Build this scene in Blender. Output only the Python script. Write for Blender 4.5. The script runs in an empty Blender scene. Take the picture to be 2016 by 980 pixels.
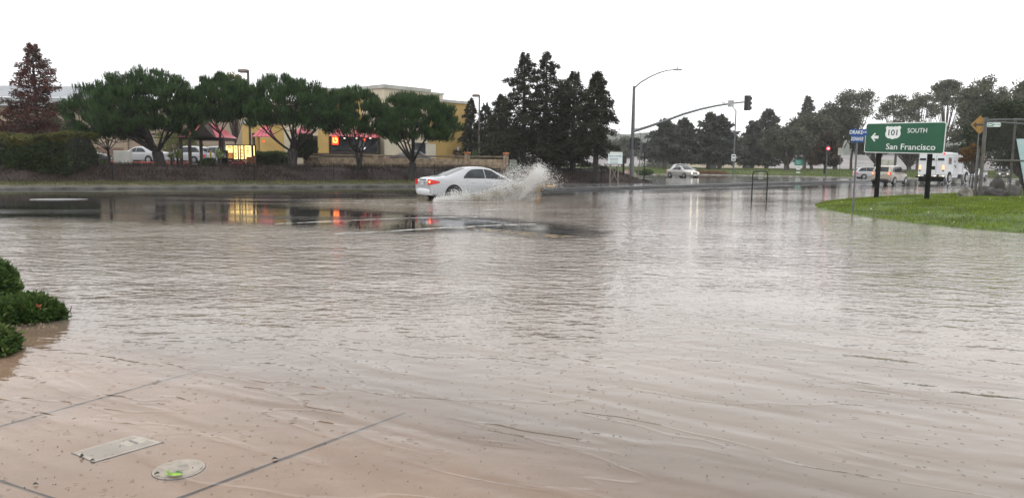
import bpy, math, random
import numpy as np
from mathutils import Vector, Matrix
R = math.radians
sc = bpy.context.scene
col = sc.collection
random.seed(7)
rng = np.random.default_rng(11)

# ------------------------------------------------------------------ camera
CAMZ, FPX, PITCH, ROLL = 1.6, 1456.0, R(6.66), R(0.6)
fw = Vector((0, math.cos(PITCH), -math.sin(PITCH)))
_u = Vector((0, math.sin(PITCH), math.cos(PITCH)))
_r = Vector((1, 0, 0))
cup = _u * math.cos(ROLL) - _r * math.sin(ROLL)
crt = _r * math.cos(ROLL) + _u * math.sin(ROLL)
cam_d = bpy.data.cameras.new('camera')
cam = bpy.data.objects.new('camera', cam_d)
col.objects.link(cam)
cam_d.sensor_width = 36.0
cam_d.lens = 36.0 * FPX / 2016.0
cam_d.clip_start = 0.1
cam_d.clip_end = 6000
m = Matrix.Identity(4)
for i in range(3):
    m[i][0] = crt[i]; m[i][1] = cup[i]; m[i][2] = -fw[i]
m[2][3] = CAMZ
cam.matrix_world = m
sc.camera = cam

# ------------------------------------------------------------------ sky, sun, exposure
SUN_EL, SUN_ROT = R(52), R(200)
world = bpy.data.worlds.new("World")
sc.world = world
world.use_nodes = True
wn = world.node_tree
wn.nodes.clear()
wo = wn.nodes.new('ShaderNodeOutputWorld')
bg = wn.nodes.new('ShaderNodeBackground')
sky = wn.nodes.new('ShaderNodeTexSky')
sky.sky_type = 'NISHITA'
sky.sun_disc = False
sky.sun_elevation = SUN_EL
sky.sun_rotation = SUN_ROT
sky.air_density = 1.0
sky.dust_density = 4.0
hs = wn.nodes.new('ShaderNodeHueSaturation')
hs.inputs['Saturation'].default_value = 0.10
mx = wn.nodes.new('ShaderNodeMix')
mx.data_type = 'RGBA'
mx.inputs[0].default_value = 0.85      # thick even cloud over the clear sky
mx.inputs[7].default_value = (12.0, 12.05, 12.2, 1)
wn.links.new(sky.outputs[0], hs.inputs['Color'])
wn.links.new(hs.outputs[0], mx.inputs[6])
wn.links.new(mx.outputs[2], bg.inputs['Color'])
bg.inputs['Strength'].default_value = 0.125
wn.links.new(bg.outputs[0], wo.inputs['Surface'])
sd = bpy.data.lights.new('sun', 'SUN')
sd.energy = 0.6
sd.angle = R(25)
sd.color = (1.0, 0.98, 0.95)
so = bpy.data.objects.new('sun', sd)
col.objects.link(so)
so.rotation_euler = (R(90) - SUN_EL, 0, R(180) - SUN_ROT)
sc.view_settings.view_transform = 'Standard'
sc.view_settings.look = 'None'
sc.view_settings.gamma = 1
sc.view_settings.exposure = 0.10
sc.view_settings.use_curve_mapping = False
sc.render.engine = 'CYCLES'
cy = sc.cycles
cy.use_denoising = True
cy.max_bounces = 7
cy.diffuse_bounces = 2
cy.glossy_bounces = 3
cy.transmission_bounces = 4
cy.transparent_max_bounces = 12
cy.volume_bounces = 1
cy.volume_step_rate = 4
cy.sample_clamp_indirect = 6

# ------------------------------------------------------------------ pixel helpers (a pixel of the photo -> a point of the place)
def ray(px, py):
    return fw + crt * ((px - 1008) / FPX) + cup * ((490 - py) / FPX)
def G(px, py, z=0.0):
    d = ray(px, py)
    return Vector((0, 0, CAMZ)) + d * ((z - CAMZ) / d.z)
def W(px, py, Y):
    d = ray(px, py)
    return Vector((0, 0, CAMZ)) + d * (Y / d.y)
def K(Y):                      # metres per photo pixel at depth Y
    return Y / FPX

# ------------------------------------------------------------------ materials
MATS = {}
def _nodes(name):
    mt = bpy.data.materials.new(name)
    mt.use_nodes = True
    nt = mt.node_tree
    return mt, nt, nt.nodes['Principled BSDF']
def mat(name, c, rough=0.5, var=0.12, scale=2.0, c2=None, bump=0.0, bscale=None, metallic=0.0, emit=None, estr=0.0, coat=0.0, spec=0.5, detail=4, stretch=None, trans=0.0):
    if name in MATS: return MATS[name]
    mt, nt, p = _nodes(name)
    p.inputs['Roughness'].default_value = rough
    p.inputs['Metallic'].default_value = metallic
    p.inputs['Coat Weight'].default_value = coat
    p.inputs['Specular IOR Level'].default_value = spec
    if c2 is None:
        c2 = tuple(max(0.0, x * (1 - 2 * var)) for x in c)
        c1 = tuple(min(1.0, x * (1 + var)) for x in c)
    else:
        c1 = c
    tc = nt.nodes.new('ShaderNodeTexCoord')
    mp = nt.nodes.new('ShaderNodeMapping')
    nt.links.new(tc.outputs['Object'], mp.inputs[0])
    if stretch: mp.inputs['Scale'].default_value = stretch
    no = nt.nodes.new('ShaderNodeTexNoise')
    no.inputs['Scale'].default_value = scale
    no.inputs['Detail'].default_value = detail
    nt.links.new(mp.outputs[0], no.inputs['Vector'])
    cr = nt.nodes.new('ShaderNodeValToRGB')
    cr.color_ramp.elements[0].position = 0.35
    cr.color_ramp.elements[1].position = 0.65
    cr.color_ramp.elements[0].color = (*c2, 1)
    cr.color_ramp.elements[1].color = (*c1, 1)
    nt.links.new(no.outputs[0], cr.inputs[0])
    nt.links.new(cr.outputs[0], p.inputs['Base Color'])
    if bump:
        nb = nt.nodes.new('ShaderNodeTexNoise')
        nb.inputs['Scale'].default_value = bscale or scale * 4
        nb.inputs['Detail'].default_value = 5
        nt.links.new(mp.outputs[0], nb.inputs['Vector'])
        b = nt.nodes.new('ShaderNodeBump')
        b.inputs['Distance'].default_value = bump
        nt.links.new(nb.outputs[0], b.inputs['Height'])
        nt.links.new(b.outputs[0], p.inputs['Normal'])
    if emit:
        p.inputs['Emission Color'].default_value = (*emit, 1)
        p.inputs['Emission Strength'].default_value = estr
    if trans:
        p.inputs['Transmission Weight'].default_value = trans
    MATS[name] = mt
    return mt

def foliage(name, c, c2, scale=0.9, tl=0.25):
    if name in MATS: return MATS[name]
    mt, nt, p = _nodes(name)
    p.inputs['Roughness'].default_value = 0.55
    p.inputs['Specular IOR Level'].default_value = 0.3
    tc = nt.nodes.new('ShaderNodeTexCoord')
    no = nt.nodes.new('ShaderNodeTexNoise')
    no.inputs['Scale'].default_value = scale
    no.inputs['Detail'].default_value = 6
    no.inputs['Roughness'].default_value = 0.75
    nt.links.new(tc.outputs['Object'], no.inputs['Vector'])
    cr = nt.nodes.new('ShaderNodeValToRGB')
    cr.color_ramp.elements[0].position = 0.38
    cr.color_ramp.elements[1].position = 0.62
    cr.color_ramp.elements[0].color = (*c2, 1)
    cr.color_ramp.elements[1].color = (*c, 1)
    nt.links.new(no.outputs[0], cr.inputs[0])
    nt.links.new(cr.outputs[0], p.inputs['Base Color'])
    t = nt.nodes.new('ShaderNodeBsdfTranslucent')
    nt.links.new(cr.outputs[0], t.inputs[0])
    ms = nt.nodes.new('ShaderNodeMixShader')
    ms.inputs[0].default_value = tl
    nt.links.new(p.outputs[0], ms.inputs[1]); nt.links.new(t.outputs[0], ms.inputs[2])
    nt.links.new(ms.outputs[0], nt.nodes['Material Output'].inputs['Surface'])
    MATS[name] = mt
    return mt

# ------------------------------------------------------------------ mesh helpers
class MB:
    def __init__(self):
        self.v = []; self.f = []; self.mi = []; self.M = Matrix.Identity(4); self.m = 0
    def add(self, vs, fs):
        o = len(self.v)
        self.v += [tuple(self.M @ Vector(p)) for p in vs]
        self.f += [tuple(i + o for i in f) for f in fs]
        self.mi += [self.m] * len(fs)
        return self
    def box(self, c, s, rz=0, bev=0.0, top=1.0):
        x, y, z = s[0] / 2, s[1] / 2, s[2] / 2
        b = min(bev, x * .9, y * .9, z * .9)
        ca, sa = math.cos(rz), math.sin(rz)
        def tr(p):
            return (c[0] + p[0] * ca - p[1] * sa, c[1] + p[0] * sa + p[1] * ca, c[2] + p[2])
        if b <= 0:
            vs = [tr((sx * x * (top if sz > 0 else 1), sy * y * (top if sz > 0 else 1), sz * z)) for sz in (-1, 1) for sx, sy in ((-1, -1), (1, -1), (1, 1), (-1, 1))]
            fs = [(3, 2, 1, 0), (4, 5, 6, 7), (0, 1, 5, 4), (1, 2, 6, 5), (2, 3, 7, 6), (3, 0, 4, 7)]
            return self.add(vs, fs)
        lv = []
        def ring(xx, yy, bb, zz):
            return [tr(q + (zz,)) for q in ((-xx + bb, -yy), (xx - bb, -yy), (xx, -yy + bb), (xx, yy - bb), (xx - bb, yy), (-xx + bb, yy), (-xx, yy - bb), (-xx, -yy + bb))]
        rs = [ring(x - b, y - b, b * .5, -z), ring(x, y, b, -z + b), ring(x * top, y * top, b, z - b), ring(x * top - b, y * top - b, b * .5, z)]
        vs = sum(rs, [])
        fs = [tuple(range(7, -1, -1)), tuple(range(24, 32))]
        for k in range(3):
            for i in range(8):
                j = (i + 1) % 8
                fs.append((k * 8 + i, k * 8 + j, k * 8 + 8 + j, k * 8 + 8 + i))
        return self.add(vs, fs)
    def tube(self, pts, rad, n=8, cap=True):
        pts = [Vector(p) for p in pts]
        if not hasattr(rad, '__len__'): rad = [rad] * len(pts)
        vs = []; fs = []
        ref = None
        for i, p in enumerate(pts):
            a = pts[max(0, i - 1)]; b = pts[min(len(pts) - 1, i + 1)]
            d = (b - a).normalized()
            if ref is None:
                ref = d.orthogonal().normalized()
            ref = (ref - d * ref.dot(d))
            if ref.length < 1e-5: ref = d.orthogonal()
            ref.normalize()
            s = d.cross(ref)
            for k in range(n):
                t = 2 * math.pi * k / n
                vs.append(tuple(p + (ref * math.cos(t) + s * math.sin(t)) * rad[i]))
        for i in range(len(pts) - 1):
            for k in range(n):
                j = (k + 1) % n
                fs.append((i * n + k, i * n + j, (i + 1) * n + j, (i + 1) * n + k))
        if cap:
            fs.append(tuple(range(n - 1, -1, -1)))
            fs.append(tuple(range((len(pts) - 1) * n, len(pts) * n)))
        return self.add(vs, fs)
    def prism(self, poly, z0, z1):
        n = len(poly)
        vs = [(p[0], p[1], z0) for p in poly] + [(p[0], p[1], z1) for p in poly]
        fs = [tuple(range(n - 1, -1, -1)), tuple(range(n, 2 * n))]
        fs += [(i, (i + 1) % n, n + (i + 1) % n, n + i) for i in range(n)]
        return self.add(vs, fs)
    def quad(self, a, b, c, d):
        return self.add([a, b, c, d], [(0, 1, 2, 3)])
    def grid(self, P):
        h = len(P); w = len(P[0])
        vs = [p for r in P for p in r]
        fs = [(i * w + j, i * w + j + 1, (i + 1) * w + j + 1, (i + 1) * w + j) for i in range(h - 1) for j in range(w - 1)]
        return self.add(vs, fs)
    def build(self, name, mats, parent=None, smooth=False, **tags):
        me = bpy.data.meshes.new(name)
        me.from_pydata(self.v, [], self.f)
        if not isinstance(mats, (list, tuple)): mats = [mats]
        for q in mats: me.materials.append(q)
        if len(mats) > 1: me.polygons.foreach_set('material_index', self.mi)
        if smooth:
            me.polygons.foreach_set('use_smooth', [True] * len(me.polygons))
            try:
                me.set_sharp_from_angle(angle=R(smooth if smooth is not True else 40))
            except Exception: pass
        me.update()
        o = bpy.data.objects.new(name, me)
        col.objects.link(o)
        if parent: o.parent = parent
        tag(o, **tags)
        return o

def tag(o, label=None, cat=None, group=None, kind=None):
    if label: o['label'] = label
    if cat: o['category'] = cat
    if group: o['group'] = group
    if kind: o['kind'] = kind
    return o
def thing(name, label, cat, loc=(0, 0, 0), rz=0, group=None):
    o = bpy.data.objects.new(name, None)
    col.objects.link(o)
    o.empty_display_size = 0.2
    o.location = loc; o.rotation_euler = (0, 0, rz)
    return tag(o, label, cat, group)
def copy_tree(o, parent=None):
    c = o.copy(); col.objects.link(c)
    if parent: c.parent = parent
    for ch in list(o.children): copy_tree(ch, c)
    return c
def np_mesh(name, V, material, parent=None, **tags):
    N, k = V.shape[0], V.shape[1]
    me = bpy.data.meshes.new(name)
    me.vertices.add(N * k)
    me.vertices.foreach_set('co', V.reshape(-1).astype(np.float32))
    me.loops.add(N * k)
    me.loops.foreach_set('vertex_index', np.arange(N * k, dtype=np.int32))
    me.polygons.add(N)
    me.polygons.foreach_set('loop_start', np.arange(0, N * k, k, dtype=np.int32))
    try: me.polygons.foreach_set('loop_total', np.full(N, k, dtype=np.int32))
    except Exception: pass
    me.update(calc_edges=True)
    me.materials.append(material)
    o = bpy.data.objects.new(name, me)
    col.objects.link(o)
    if parent: o.parent = parent
    tag(o, **tags)
    return o
def unit(a):
    return a / np.maximum(np.linalg.norm(a, axis=-1, keepdims=True), 1e-6)
def leaves(c, d, L, Wd, k=3, rg=None):
    """leaf faces: centres c, directions d, length L, width Wd; k=3 needles, k=4 diamond leaves"""
    rg = rg or rng
    N = len(c)
    L = np.broadcast_to(np.asarray(L, float).reshape(-1, 1), (N, 1)); Wd = np.broadcast_to(np.asarray(Wd, float).reshape(-1, 1), (N, 1))
    d = unit(d)
    s = unit(np.cross(d, rg.normal(size=(N, 3))))
    if k == 3:
        V = np.stack([c - s * Wd / 2, c + s * Wd / 2, c + d * L], 1)
    else:
        V = np.stack([c, c + d * L * .45 + s * Wd / 2, c + d * L, c + d * L * .45 - s * Wd / 2], 1)
    return V

FONT_CACHE = {}
def lettering(s, size, material, parent, M, depth=0.004, bold=0.0, align='CENTER', sx=1.0, name='lettering'):
    cu = bpy.data.curves.new(name, 'FONT')
    cu.body = s; cu.size = size; cu.extrude = depth; cu.offset = bold * size
    cu.align_x = align; cu.align_y = 'CENTER'
    cu.resolution_u = 3
    o = bpy.data.objects.new(name, cu)
    col.objects.link(o)
    bpy.context.view_layer.update()
    dg = bpy.context.evaluated_depsgraph_get()
    me = bpy.data.meshes.new_from_object(o.evaluated_get(dg))
    me.name = name
    col.objects.unlink(o); bpy.data.objects.remove(o)
    me.transform(M @ Matrix.Diagonal((sx, 1, 1, 1)))
    me.materials.clear(); me.materials.append(material)
    q = bpy.data.objects.new(name, me)
    col.objects.link(q); q.parent = parent
    return q
FACE = Matrix.Rotation(R(90), 4, 'X')     # local xy plane -> upright, facing -Y
def at(x, y, z): return Matrix.Translation((x, y, z))
def rrect(w, h, r, n=5, cx=0, cy=0):
    pts = []
    for (sx, sy, a0) in ((1, 1, 0), (-1, 1, 90), (-1, -1, 180), (1, -1, 270)):
        for k in range(n + 1):
            a = R(a0 + 90 * k / n)
            pts.append((cx + sx * (w / 2 - r) + r * math.cos(a), cy + sy * (h / 2 - r) + r * math.sin(a)))
    return pts

def pts_in(poly, X, Y):
    inside = np.zeros(X.shape, bool)
    n = len(poly)
    for i in range(n):
        x0, y0 = poly[i]; x1, y1 = poly[(i + 1) % n]
        c = ((y0 > Y) != (y1 > Y)) & (X < (x1 - x0) * (Y - y0) / ((y1 - y0) + 1e-12) + x0)
        inside ^= c
    return inside
def poly_dist(poly, X, Y):
    D = np.full(X.shape, 1e9)
    n = len(poly)
    for i in range(n):
        x0, y0 = poly[i]; x1, y1 = poly[(i + 1) % n]
        dx, dy = x1 - x0, y1 - y0
        t = np.clip(((X - x0) * dx + (Y - y0) * dy) / (dx * dx + dy * dy + 1e-12), 0, 1)
        D = np.minimum(D, np.hypot(X - x0 - t * dx, Y - y0 - t * dy))
    return D
def sstep(a, b, x):
    t = np.clip((x - a) / (b - a), 0, 1)
    return t * t * (3 - 2 * t)
# ================================================================== SETTING
M_asph = None
def wet_road():
    mt, nt, p = _nodes('wet_asphalt')
    p.inputs['IOR'].default_value = 1.33
    p.inputs['Specular IOR Level'].default_value = 0.5
    tc = nt.nodes.new('ShaderNodeTexCoord')
    def noise(sc_, det=4, st=None, rough=0.5, rz=0.0):
        mp = nt.nodes.new('ShaderNodeMapping')
        nt.links.new(tc.outputs['Object'], mp.inputs[0])
        if st: mp.inputs['Scale'].default_value = st
        mp.inputs['Rotation'].default_value = (0, 0, rz)
        n = nt.nodes.new('ShaderNodeTexNoise')
        n.inputs['Scale'].default_value = sc_; n.inputs['Detail'].default_value = det
        n.inputs['Roughness'].default_value = rough
        nt.links.new(mp.outputs[0], n.inputs['Vector'])
        return n.outputs[0]
    cr = nt.nodes.new('ShaderNodeValToRGB')
    cr.color_ramp.elements[0].color = (0.010, 0.010, 0.011, 1)
    cr.color_ramp.elements[1].color = (0.036, 0.035, 0.033, 1)
    nt.links.new(noise(0.35, 6, (1, 2.2, 1)), cr.inputs[0])
    nt.links.new(cr.outputs[0], p.inputs['Base Color'])
    rr = nt.nodes.new('ShaderNodeMapRange')
    rr.inputs[1].default_value = 0.42; rr.inputs[2].default_value = 0.66
    rr.inputs[3].default_value = 0.035; rr.inputs[4].default_value = 0.17
    nt.links.new(noise(0.22, 5, (0.5, 2.0, 1)), rr.inputs[0])
    nt.links.new(rr.outputs[0], p.inputs['Roughness'])
    b = nt.nodes.new('ShaderNodeBump'); b.inputs['Distance'].default_value = 0.0013
    b2 = nt.nodes.new('ShaderNodeBump'); b2.inputs['Distance'].default_value = 0.002
    nt.links.new(noise(7, 2, None, 0.4), b.inputs['Height'])
    nt.links.new(noise(0.8, 2, None, 0.4), b2.inputs['Height'])
    nt.links.new(b.outputs[0], b2.inputs['Normal'])
    nt.links.new(b2.outputs[0], p.inputs['Normal'])
    return mt
M_road = wet_road()

def flood_material():
    """muddy flood water: a glossy, rippled surface over murk that grows with depth"""
    mt = bpy.data.materials.new('flood_water'); mt.use_nodes = True
    nt = mt.node_tree; nt.nodes.clear(); N = nt.nodes.new; L = nt.links.new
    out = N('ShaderNodeOutputMaterial')
    tc = N('ShaderNodeTexCoord')
    def attr(nm):
        a = N('ShaderNodeAttribute'); a.attribute_name = nm; return a.outputs['Fac']
    def mapping(st=(1, 1, 1), rz=0.0):
        mp = N('ShaderNodeMapping'); mp.vector_type = 'TEXTURE'; L(tc.outputs['Object'], mp.inputs[0])
        mp.inputs['Scale'].default_value = tuple(1 / q for q in st); mp.inputs['Rotation'].default_value = (0, 0, rz); return mp.outputs[0]
    def noise(vec, s, det=3, rough=0.5, dist=0.0):
        n = N('ShaderNodeTexNoise'); L(vec, n.inputs['Vector'])
        n.inputs['Scale'].default_value = s; n.inputs['Detail'].default_value = det
        n.inputs['Roughness'].default_value = rough; n.inputs['Distortion'].default_value = dist
        return n.outputs[0]
    def mth(op, a, b=None, c=None, clamp=False):
        q = N('ShaderNodeMath'); q.operation = op; q.use_clamp = clamp
        for i, x in enumerate((a, b, c)):
            if x is None: continue
            if isinstance(x, (int, float)): q.inputs[i].default_value = x
            else: L(x, q.inputs[i])
        return q.outputs[0]
    # wind ripples: crests run across the view, slightly turned, in a few sizes
    w1 = noise(mapping((0.52, 1.0, 1), R(-11)), 4.6, 1.5, 0.45, 0.5)
    w2 = noise(mapping((0.6, 1.0, 1), R(7)), 10.5, 2, 0.5, 0.3)
    w3 = noise(mapping((0.6, 1.0, 1), R(-4)), 22.0, 2, 0.5)
    w0 = noise(mapping((0.26, 1.0, 1), R(-30)), 2.6, 1, 0.4, 0.7)
    rip = attr('ripple')
    h = mth('ADD', mth('MULTIPLY', w1, 0.026), mth('MULTIPLY', w2, 0.0150))
    h = mth('ADD', h, mth('MULTIPLY', w3, 0.0032))
    h = mth('MULTIPLY', h, rip)
    gust = N('ShaderNodeMapRange'); L(noise(mapping((0.5, 1, 1), R(5)), 0.23, 3, 0.6), gust.inputs[0])
    gust.inputs[1].default_value = 0.38; gust.inputs[2].default_value = 0.62; gust.inputs[3].default_value = 0.45; gust.inputs[4].default_value = 1.25
    h = mth('MULTIPLY', h, gust.outputs[0])
    h = mth('ADD', h, mth('MULTIPLY', mth('MULTIPLY', w0, 0.026), attr('swell')))
    # rings where raindrops have just landed
    for (vs_, k_, lim, amp) in ((5.0, 46.0, 0.30, 0.0006), (11.0, 60.0, 0.34, 0.0006)):
        vo = N('ShaderNodeTexVoronoi'); vo.feature = 'F1'; vo.voronoi_dimensions = '2D'
        L(tc.outputs['Object'], vo.inputs['Vector']); vo.inputs['Scale'].default_value = vs_
        sp = N('ShaderNodeSeparateColor'); L(vo.outputs['Color'], sp.inputs[0])
        present = mth('LESS_THAN', sp.outputs[0], lim)
        rr = mth('MULTIPLY_ADD', sp.outputs[1], 0.10, 0.02)      # ring radius in cell units
        dd = mth('ABSOLUTE', mth('SUBTRACT', vo.outputs['Distance'], rr))
        env = mth('MAXIMUM', mth('SUBTRACT', 1.0, mth('MULTIPLY', dd, 16.0)), 0.0)
        ring = mth('MULTIPLY', mth('COSINE', mth('MULTIPLY', dd, k_ * 2)), env)
        h = mth('ADD', h, mth('MULTIPLY', mth('MULTIPLY', ring, present), amp))
    # thin wandering crests in the shallows
    cn = noise(mapping((0.30, 1.0, 1), R(-26)), 1.5, 3, 0.55, 0.4)
    crest = mth('MAXIMUM', mth('SUBTRACT', 1.0, mth('MULTIPLY', mth('ABSOLUTE', mth('SUBTRACT', cn, 0.5)), 42.0)), 0.0)
    h = mth('ADD', h, mth('MULTIPLY', mth('MULTIPLY', crest, 0.0021), attr('shallow')))
    bp = N('ShaderNodeBump'); bp.inputs['Distance'].default_value = 1.0; bp.inputs['Strength'].default_value = 1.0
    L(h, bp.inputs['Height'])
    fr = N('ShaderNodeFresnel'); fr.inputs['IOR'].default_value = 1.34; L(bp.outputs[0], fr.inputs['Normal'])
    gl = N('ShaderNodeBsdfGlossy'); gl.inputs['Roughness'].default_value = 0.025; L(bp.outputs[0], gl.inputs['Normal'])
    gl.inputs['Color'].default_value = (1, 1, 1, 1)
    mud = N('ShaderNodeBsdfDiffuse')
    mc = N('ShaderNodeValToRGB')
    mc.color_ramp.elements[0].position = 0.3; mc.color_ramp.elements[1].position = 0.7
    mc.color_ramp.elements[0].color = (0.165, 0.132, 0.103, 1); mc.color_ramp.elements[1].color = (0.270, 0.222, 0.183, 1)
    L(noise(mapping((0.6, 1, 1)), 0.5, 5, 0.6), mc.inputs[0])
    L(mc.outputs[0], mud.inputs['Color']); L(bp.outputs[0], mud.inputs['Normal'])
    clear = N('ShaderNodeBsdfTransparent'); clear.inputs['Color'].default_value = (0.95, 0.91, 0.86, 1)
    murk = N('ShaderNodeMixShader'); L(attr('murk'), murk.inputs[0]); L(clear.outputs[0], murk.inputs[1]); L(mud.outputs[0], murk.inputs[2])
    surf = N('ShaderNodeMixShader'); L(fr.outputs[0], surf.inputs[0]); L(murk.outputs[0], surf.inputs[1]); L(gl.outputs[0], surf.inputs[2])
    edge = noise(mapping((0.5, 2.5, 1)), 1.3, 5, 0.65)
    a = N('ShaderNodeMapRange'); L(mth('ADD', attr('cover'), mth('MULTIPLY', mth('SUBTRACT', edge, 0.5), 3.2)), a.inputs[0])
    a.inputs[1].default_value = -0.8; a.inputs[2].default_value = 0.8
    tr = N('ShaderNodeBsdfTransparent')
    fin = N('ShaderNodeMixShader'); L(a.outputs[0], fin.inputs[0]); L(tr.outputs[0], fin.inputs[1]); L(surf.outputs[0], fin.inputs[2])
    L(fin.outputs[0], out.inputs['Surface'])
    return mt

# ---- base ground, out to the horizon
b = MB(); b.grid([[(x, y, -0.35) for x in (-480, -300, 0, 300, 880)] for y in (-60, 200, 600, 840)])
b.build('ground', mat('wet_ground', (0.16, 0.15, 0.13), 0.35, scale=0.05), kind='structure')
# ---- road: one wet sheet under everything that is driven on
b = MB(); b.grid([[(x, y, -0.03) for x in range(-120, 201, 40)] for y in range(4, 200, 28)])
b.build('road', M_road, kind='structure')

# ---- kerb line on the far side of the road (left)
KP = [G(-500, 375), G(-120, 372), G(300, 370), G(830, 366), G(1065, 364)]
def Yk(x):
    xs = [p.x for p in KP]; ys = [p.y for p in KP]
    return float(np.interp(x, xs, ys))
slopeL = (KP[1].y - KP[0].y) / (KP[1].x - KP[0].x)

# ---- berm / car park terrain behind the road
BX1 = G(1225, 352).x
def berm_h(X, Y):
    xs = np.array([p.x for p in KP]); ys = np.array([p.y for p in KP])
    s = Y - np.interp(X, xs, ys)
    top = 1.15
    h = 0.10 + sstep(1.6, 7.0, s) * (top - .1)
    fade = 1 - sstep(BX1 - 4.2, BX1 - 0.4, X)
    back = 1 - sstep(62, 68, Y) * sstep(-3, 3, X)
    h = h * (0.15 + 0.85 * fade) * np.clip(back, 0.05, 1)
    h = np.where(X > BX1 - 0.6, 0.06, h)
    return np.where(s < 0.25, -0.2, h)
xs = np.concatenate([np.arange(-90, -45, 3.0), np.arange(-45, BX1 + 0.2, 0.4)])
ys = np.concatenate([np.arange(34, 72, 0.4), np.arange(72, 125, 4.0)])
XX, YY = np.meshgrid(xs, ys)
HH = berm_h(XX, YY)
HH = HH + 0.05 * np.sin(XX * 1.3 + np.sin(YY * 0.9) * 2) * np.sin(YY * 1.7) * (HH > 0.3) * (YY < 62)
def height_at(x, y): return float(berm_h(np.array(float(x)), np.array(float(y))))
def terrain_mat():
    mt, nt, p = _nodes('bark_mulch')
    tc = nt.nodes.new('ShaderNodeTexCoord')
    n = nt.nodes.new('ShaderNodeTexNoise'); n.inputs['Scale'].default_value = 3.5; n.inputs['Detail'].default_value = 8; n.inputs['Roughness'].default_value = .75
    nt.links.new(tc.outputs['Object'], n.inputs['Vector'])
    cr = nt.nodes.new('ShaderNodeValToRGB')
    cr.color_ramp.elements[0].position = .35; cr.color_ramp.elements[0].color = (0.010, 0.006, 0.005, 1)
    cr.color_ramp.elements[1].position = .7; cr.color_ramp.elements[1].color = (0.045, 0.024, 0.019, 1)
    nt.links.new(n.outputs[0], cr.inputs[0]); nt.links.new(cr.outputs[0], p.inputs['Base Color'])
    b_ = nt.nodes.new('ShaderNodeBump'); b_.inputs['Distance'].default_value = 0.08
    nt.links.new(n.outputs[0], b_.inputs['Height']); nt.links.new(b_.outputs[0], p.inputs['Normal'])
    p.inputs['Roughness'].default_value = 0.8
    return mt
M_mulch = terrain_mat()
b = MB(); b.grid([[(XX[i, j], YY[i, j], HH[i, j]) for j in range(XX.shape[1])] for i in range(XX.shape[0])])
b.build('terrain_bank', M_mulch, kind='structure', smooth=60)
# car park paving on top of the bank
b = MB(); b.grid([[(x, y, 1.20) for x in (-90, -60, -30, -3.0)] for y in (60.5, 80, 124)])
b.build('car_park_paving', mat('car_park_asphalt', (0.09, 0.088, 0.085), 0.25, scale=0.4), kind='structure')
# verge of pale gravel and weeds between kerb and hedge, left
b = MB()
M_kerb = mat('kerb_concrete', (0.09, 0.087, 0.08), 0.45, 0.35, 1.5, bump=0.004, bscale=20)
P = []
for k in range(60):
    x = -60 + k * (KP[-1].x + 60) / 59.0
    y = Yk(x) + (slopeL * (x - KP[0].x) if x < KP[0].x else 0)
    P.append((x, y))
b.grid([[(x, y - .16, -0.1) for x, y in P], [(x, y - .15, 0.055) for x, y in P], [(x, y - .11, 0.075) for x, y in P], [(x, y + .10, 0.075) for x, y in P], [(x, y + .10, -0.1) for x, y in P]])
b.build('kerb', M_kerb, kind='structure')
b = MB()
b.grid([[(x, y + .10, 0.07) for x, y in P if x < G(840, 366).x], [(x, y + 1.0, 0.16) for x, y in P if x < G(840, 366).x], [(x, y + 2.1, 0.26) for x, y in P if x < G(840, 366).x]])
b.build('verge', mat('gravel_verge', (0.13, 0.115, 0.075), 0.7, c2=(0.035, 0.038, 0.02), scale=1.6, bump=0.03, detail=8), kind='structure')

# ---- kerbed traffic island in the middle
isl_px = [(1065, 371), (1200, 368.5), (1380, 363.5), (1555, 358.5), (1710, 355), (1730, 352.5), (1560, 352), (1380, 351.5), (1235, 350.5), (1130, 352), (1062, 360)]
isl = [G(x, y, 0.12) for x, y in isl_px]
ip = [(p.x, p.y) for p in isl]
b = MB(); b.prism(ip, -0.1, 0.13)
M_pave = mat('wet_pavement', (0.17, 0.17, 0.165), 0.10, 0.25, 0.6)
b.build('traffic_island', M_pave, kind='structure')
front = ip[:6]
b = MB()
b.grid([[(x, y - .22, -0.1) for x, y in front], [(x, y - .20, 0.12) for x, y in front], [(x, y - .15, 0.15) for x, y in front], [(x, y + .02, 0.15) for x, y in front]])
b.build('island_kerb', mat('dark_wet_kerb', (0.05, 0.05, 0.05), 0.3, 0.3, 1.0), kind='structure')
# yellow painted nose of the island
b = MB()
n0 = G(1064, 370.5); n1 = G(1092, 370.2)
b.prism([(n0.x - .5, n0.y - .5), (n1.x, n1.y - .5), (n1.x, n1.y - .1), (n0.x - .5, n0.y - .1)], -0.05, 0.17)
b.build('kerb_nose', mat('yellow_kerb_paint', (0.62, 0.33, 0.05), 0.35, 0.3, 3), kind='structure')

# ---- grass island to the right
gi_px = [(1604, 404), (1612, 410), (1640, 415.5), (1675, 422), (1735, 431), (1800, 440), (1900, 450), (2016, 459), (2300, 480), (2900, 500), (2900, 400), (2300, 384), (2016, 380), (1925, 380), (1850, 385), (1760, 389), (1700, 391), (1650, 394.5), (1618, 399)]
gi = [(G(x, y).x, G(x, y).y) for x, y in gi_px]
gx = np.arange(min(p[0] for p in gi) - .3, 60, 0.3); gy = np.arange(min(p[1] for p in gi) - .3, max(p[1] for p in gi) + .4, 0.3)
GX, GY = np.meshgrid(gx, gy)
def island_z(X, Y):
    ins = pts_in(gi, X, Y); D = poly_dist(gi, X, Y)
    return np.where(ins, 0.02 + 0.24 * sstep(0, 3.0, D) + 0.03 * sstep(0, .25, D), -0.12 * sstep(0, .3, D) + 0.0)
GZ = island_z(GX, GY) + 0.02 * np.sin(GX * 2.1) * np.cos(GY * 1.7)
keep = pts_in(gi, GX, GY) | (poly_dist(gi, GX, GY) < 0.45)
vid = -np.ones(GX.shape, int); b = MB(); vs = []
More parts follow.
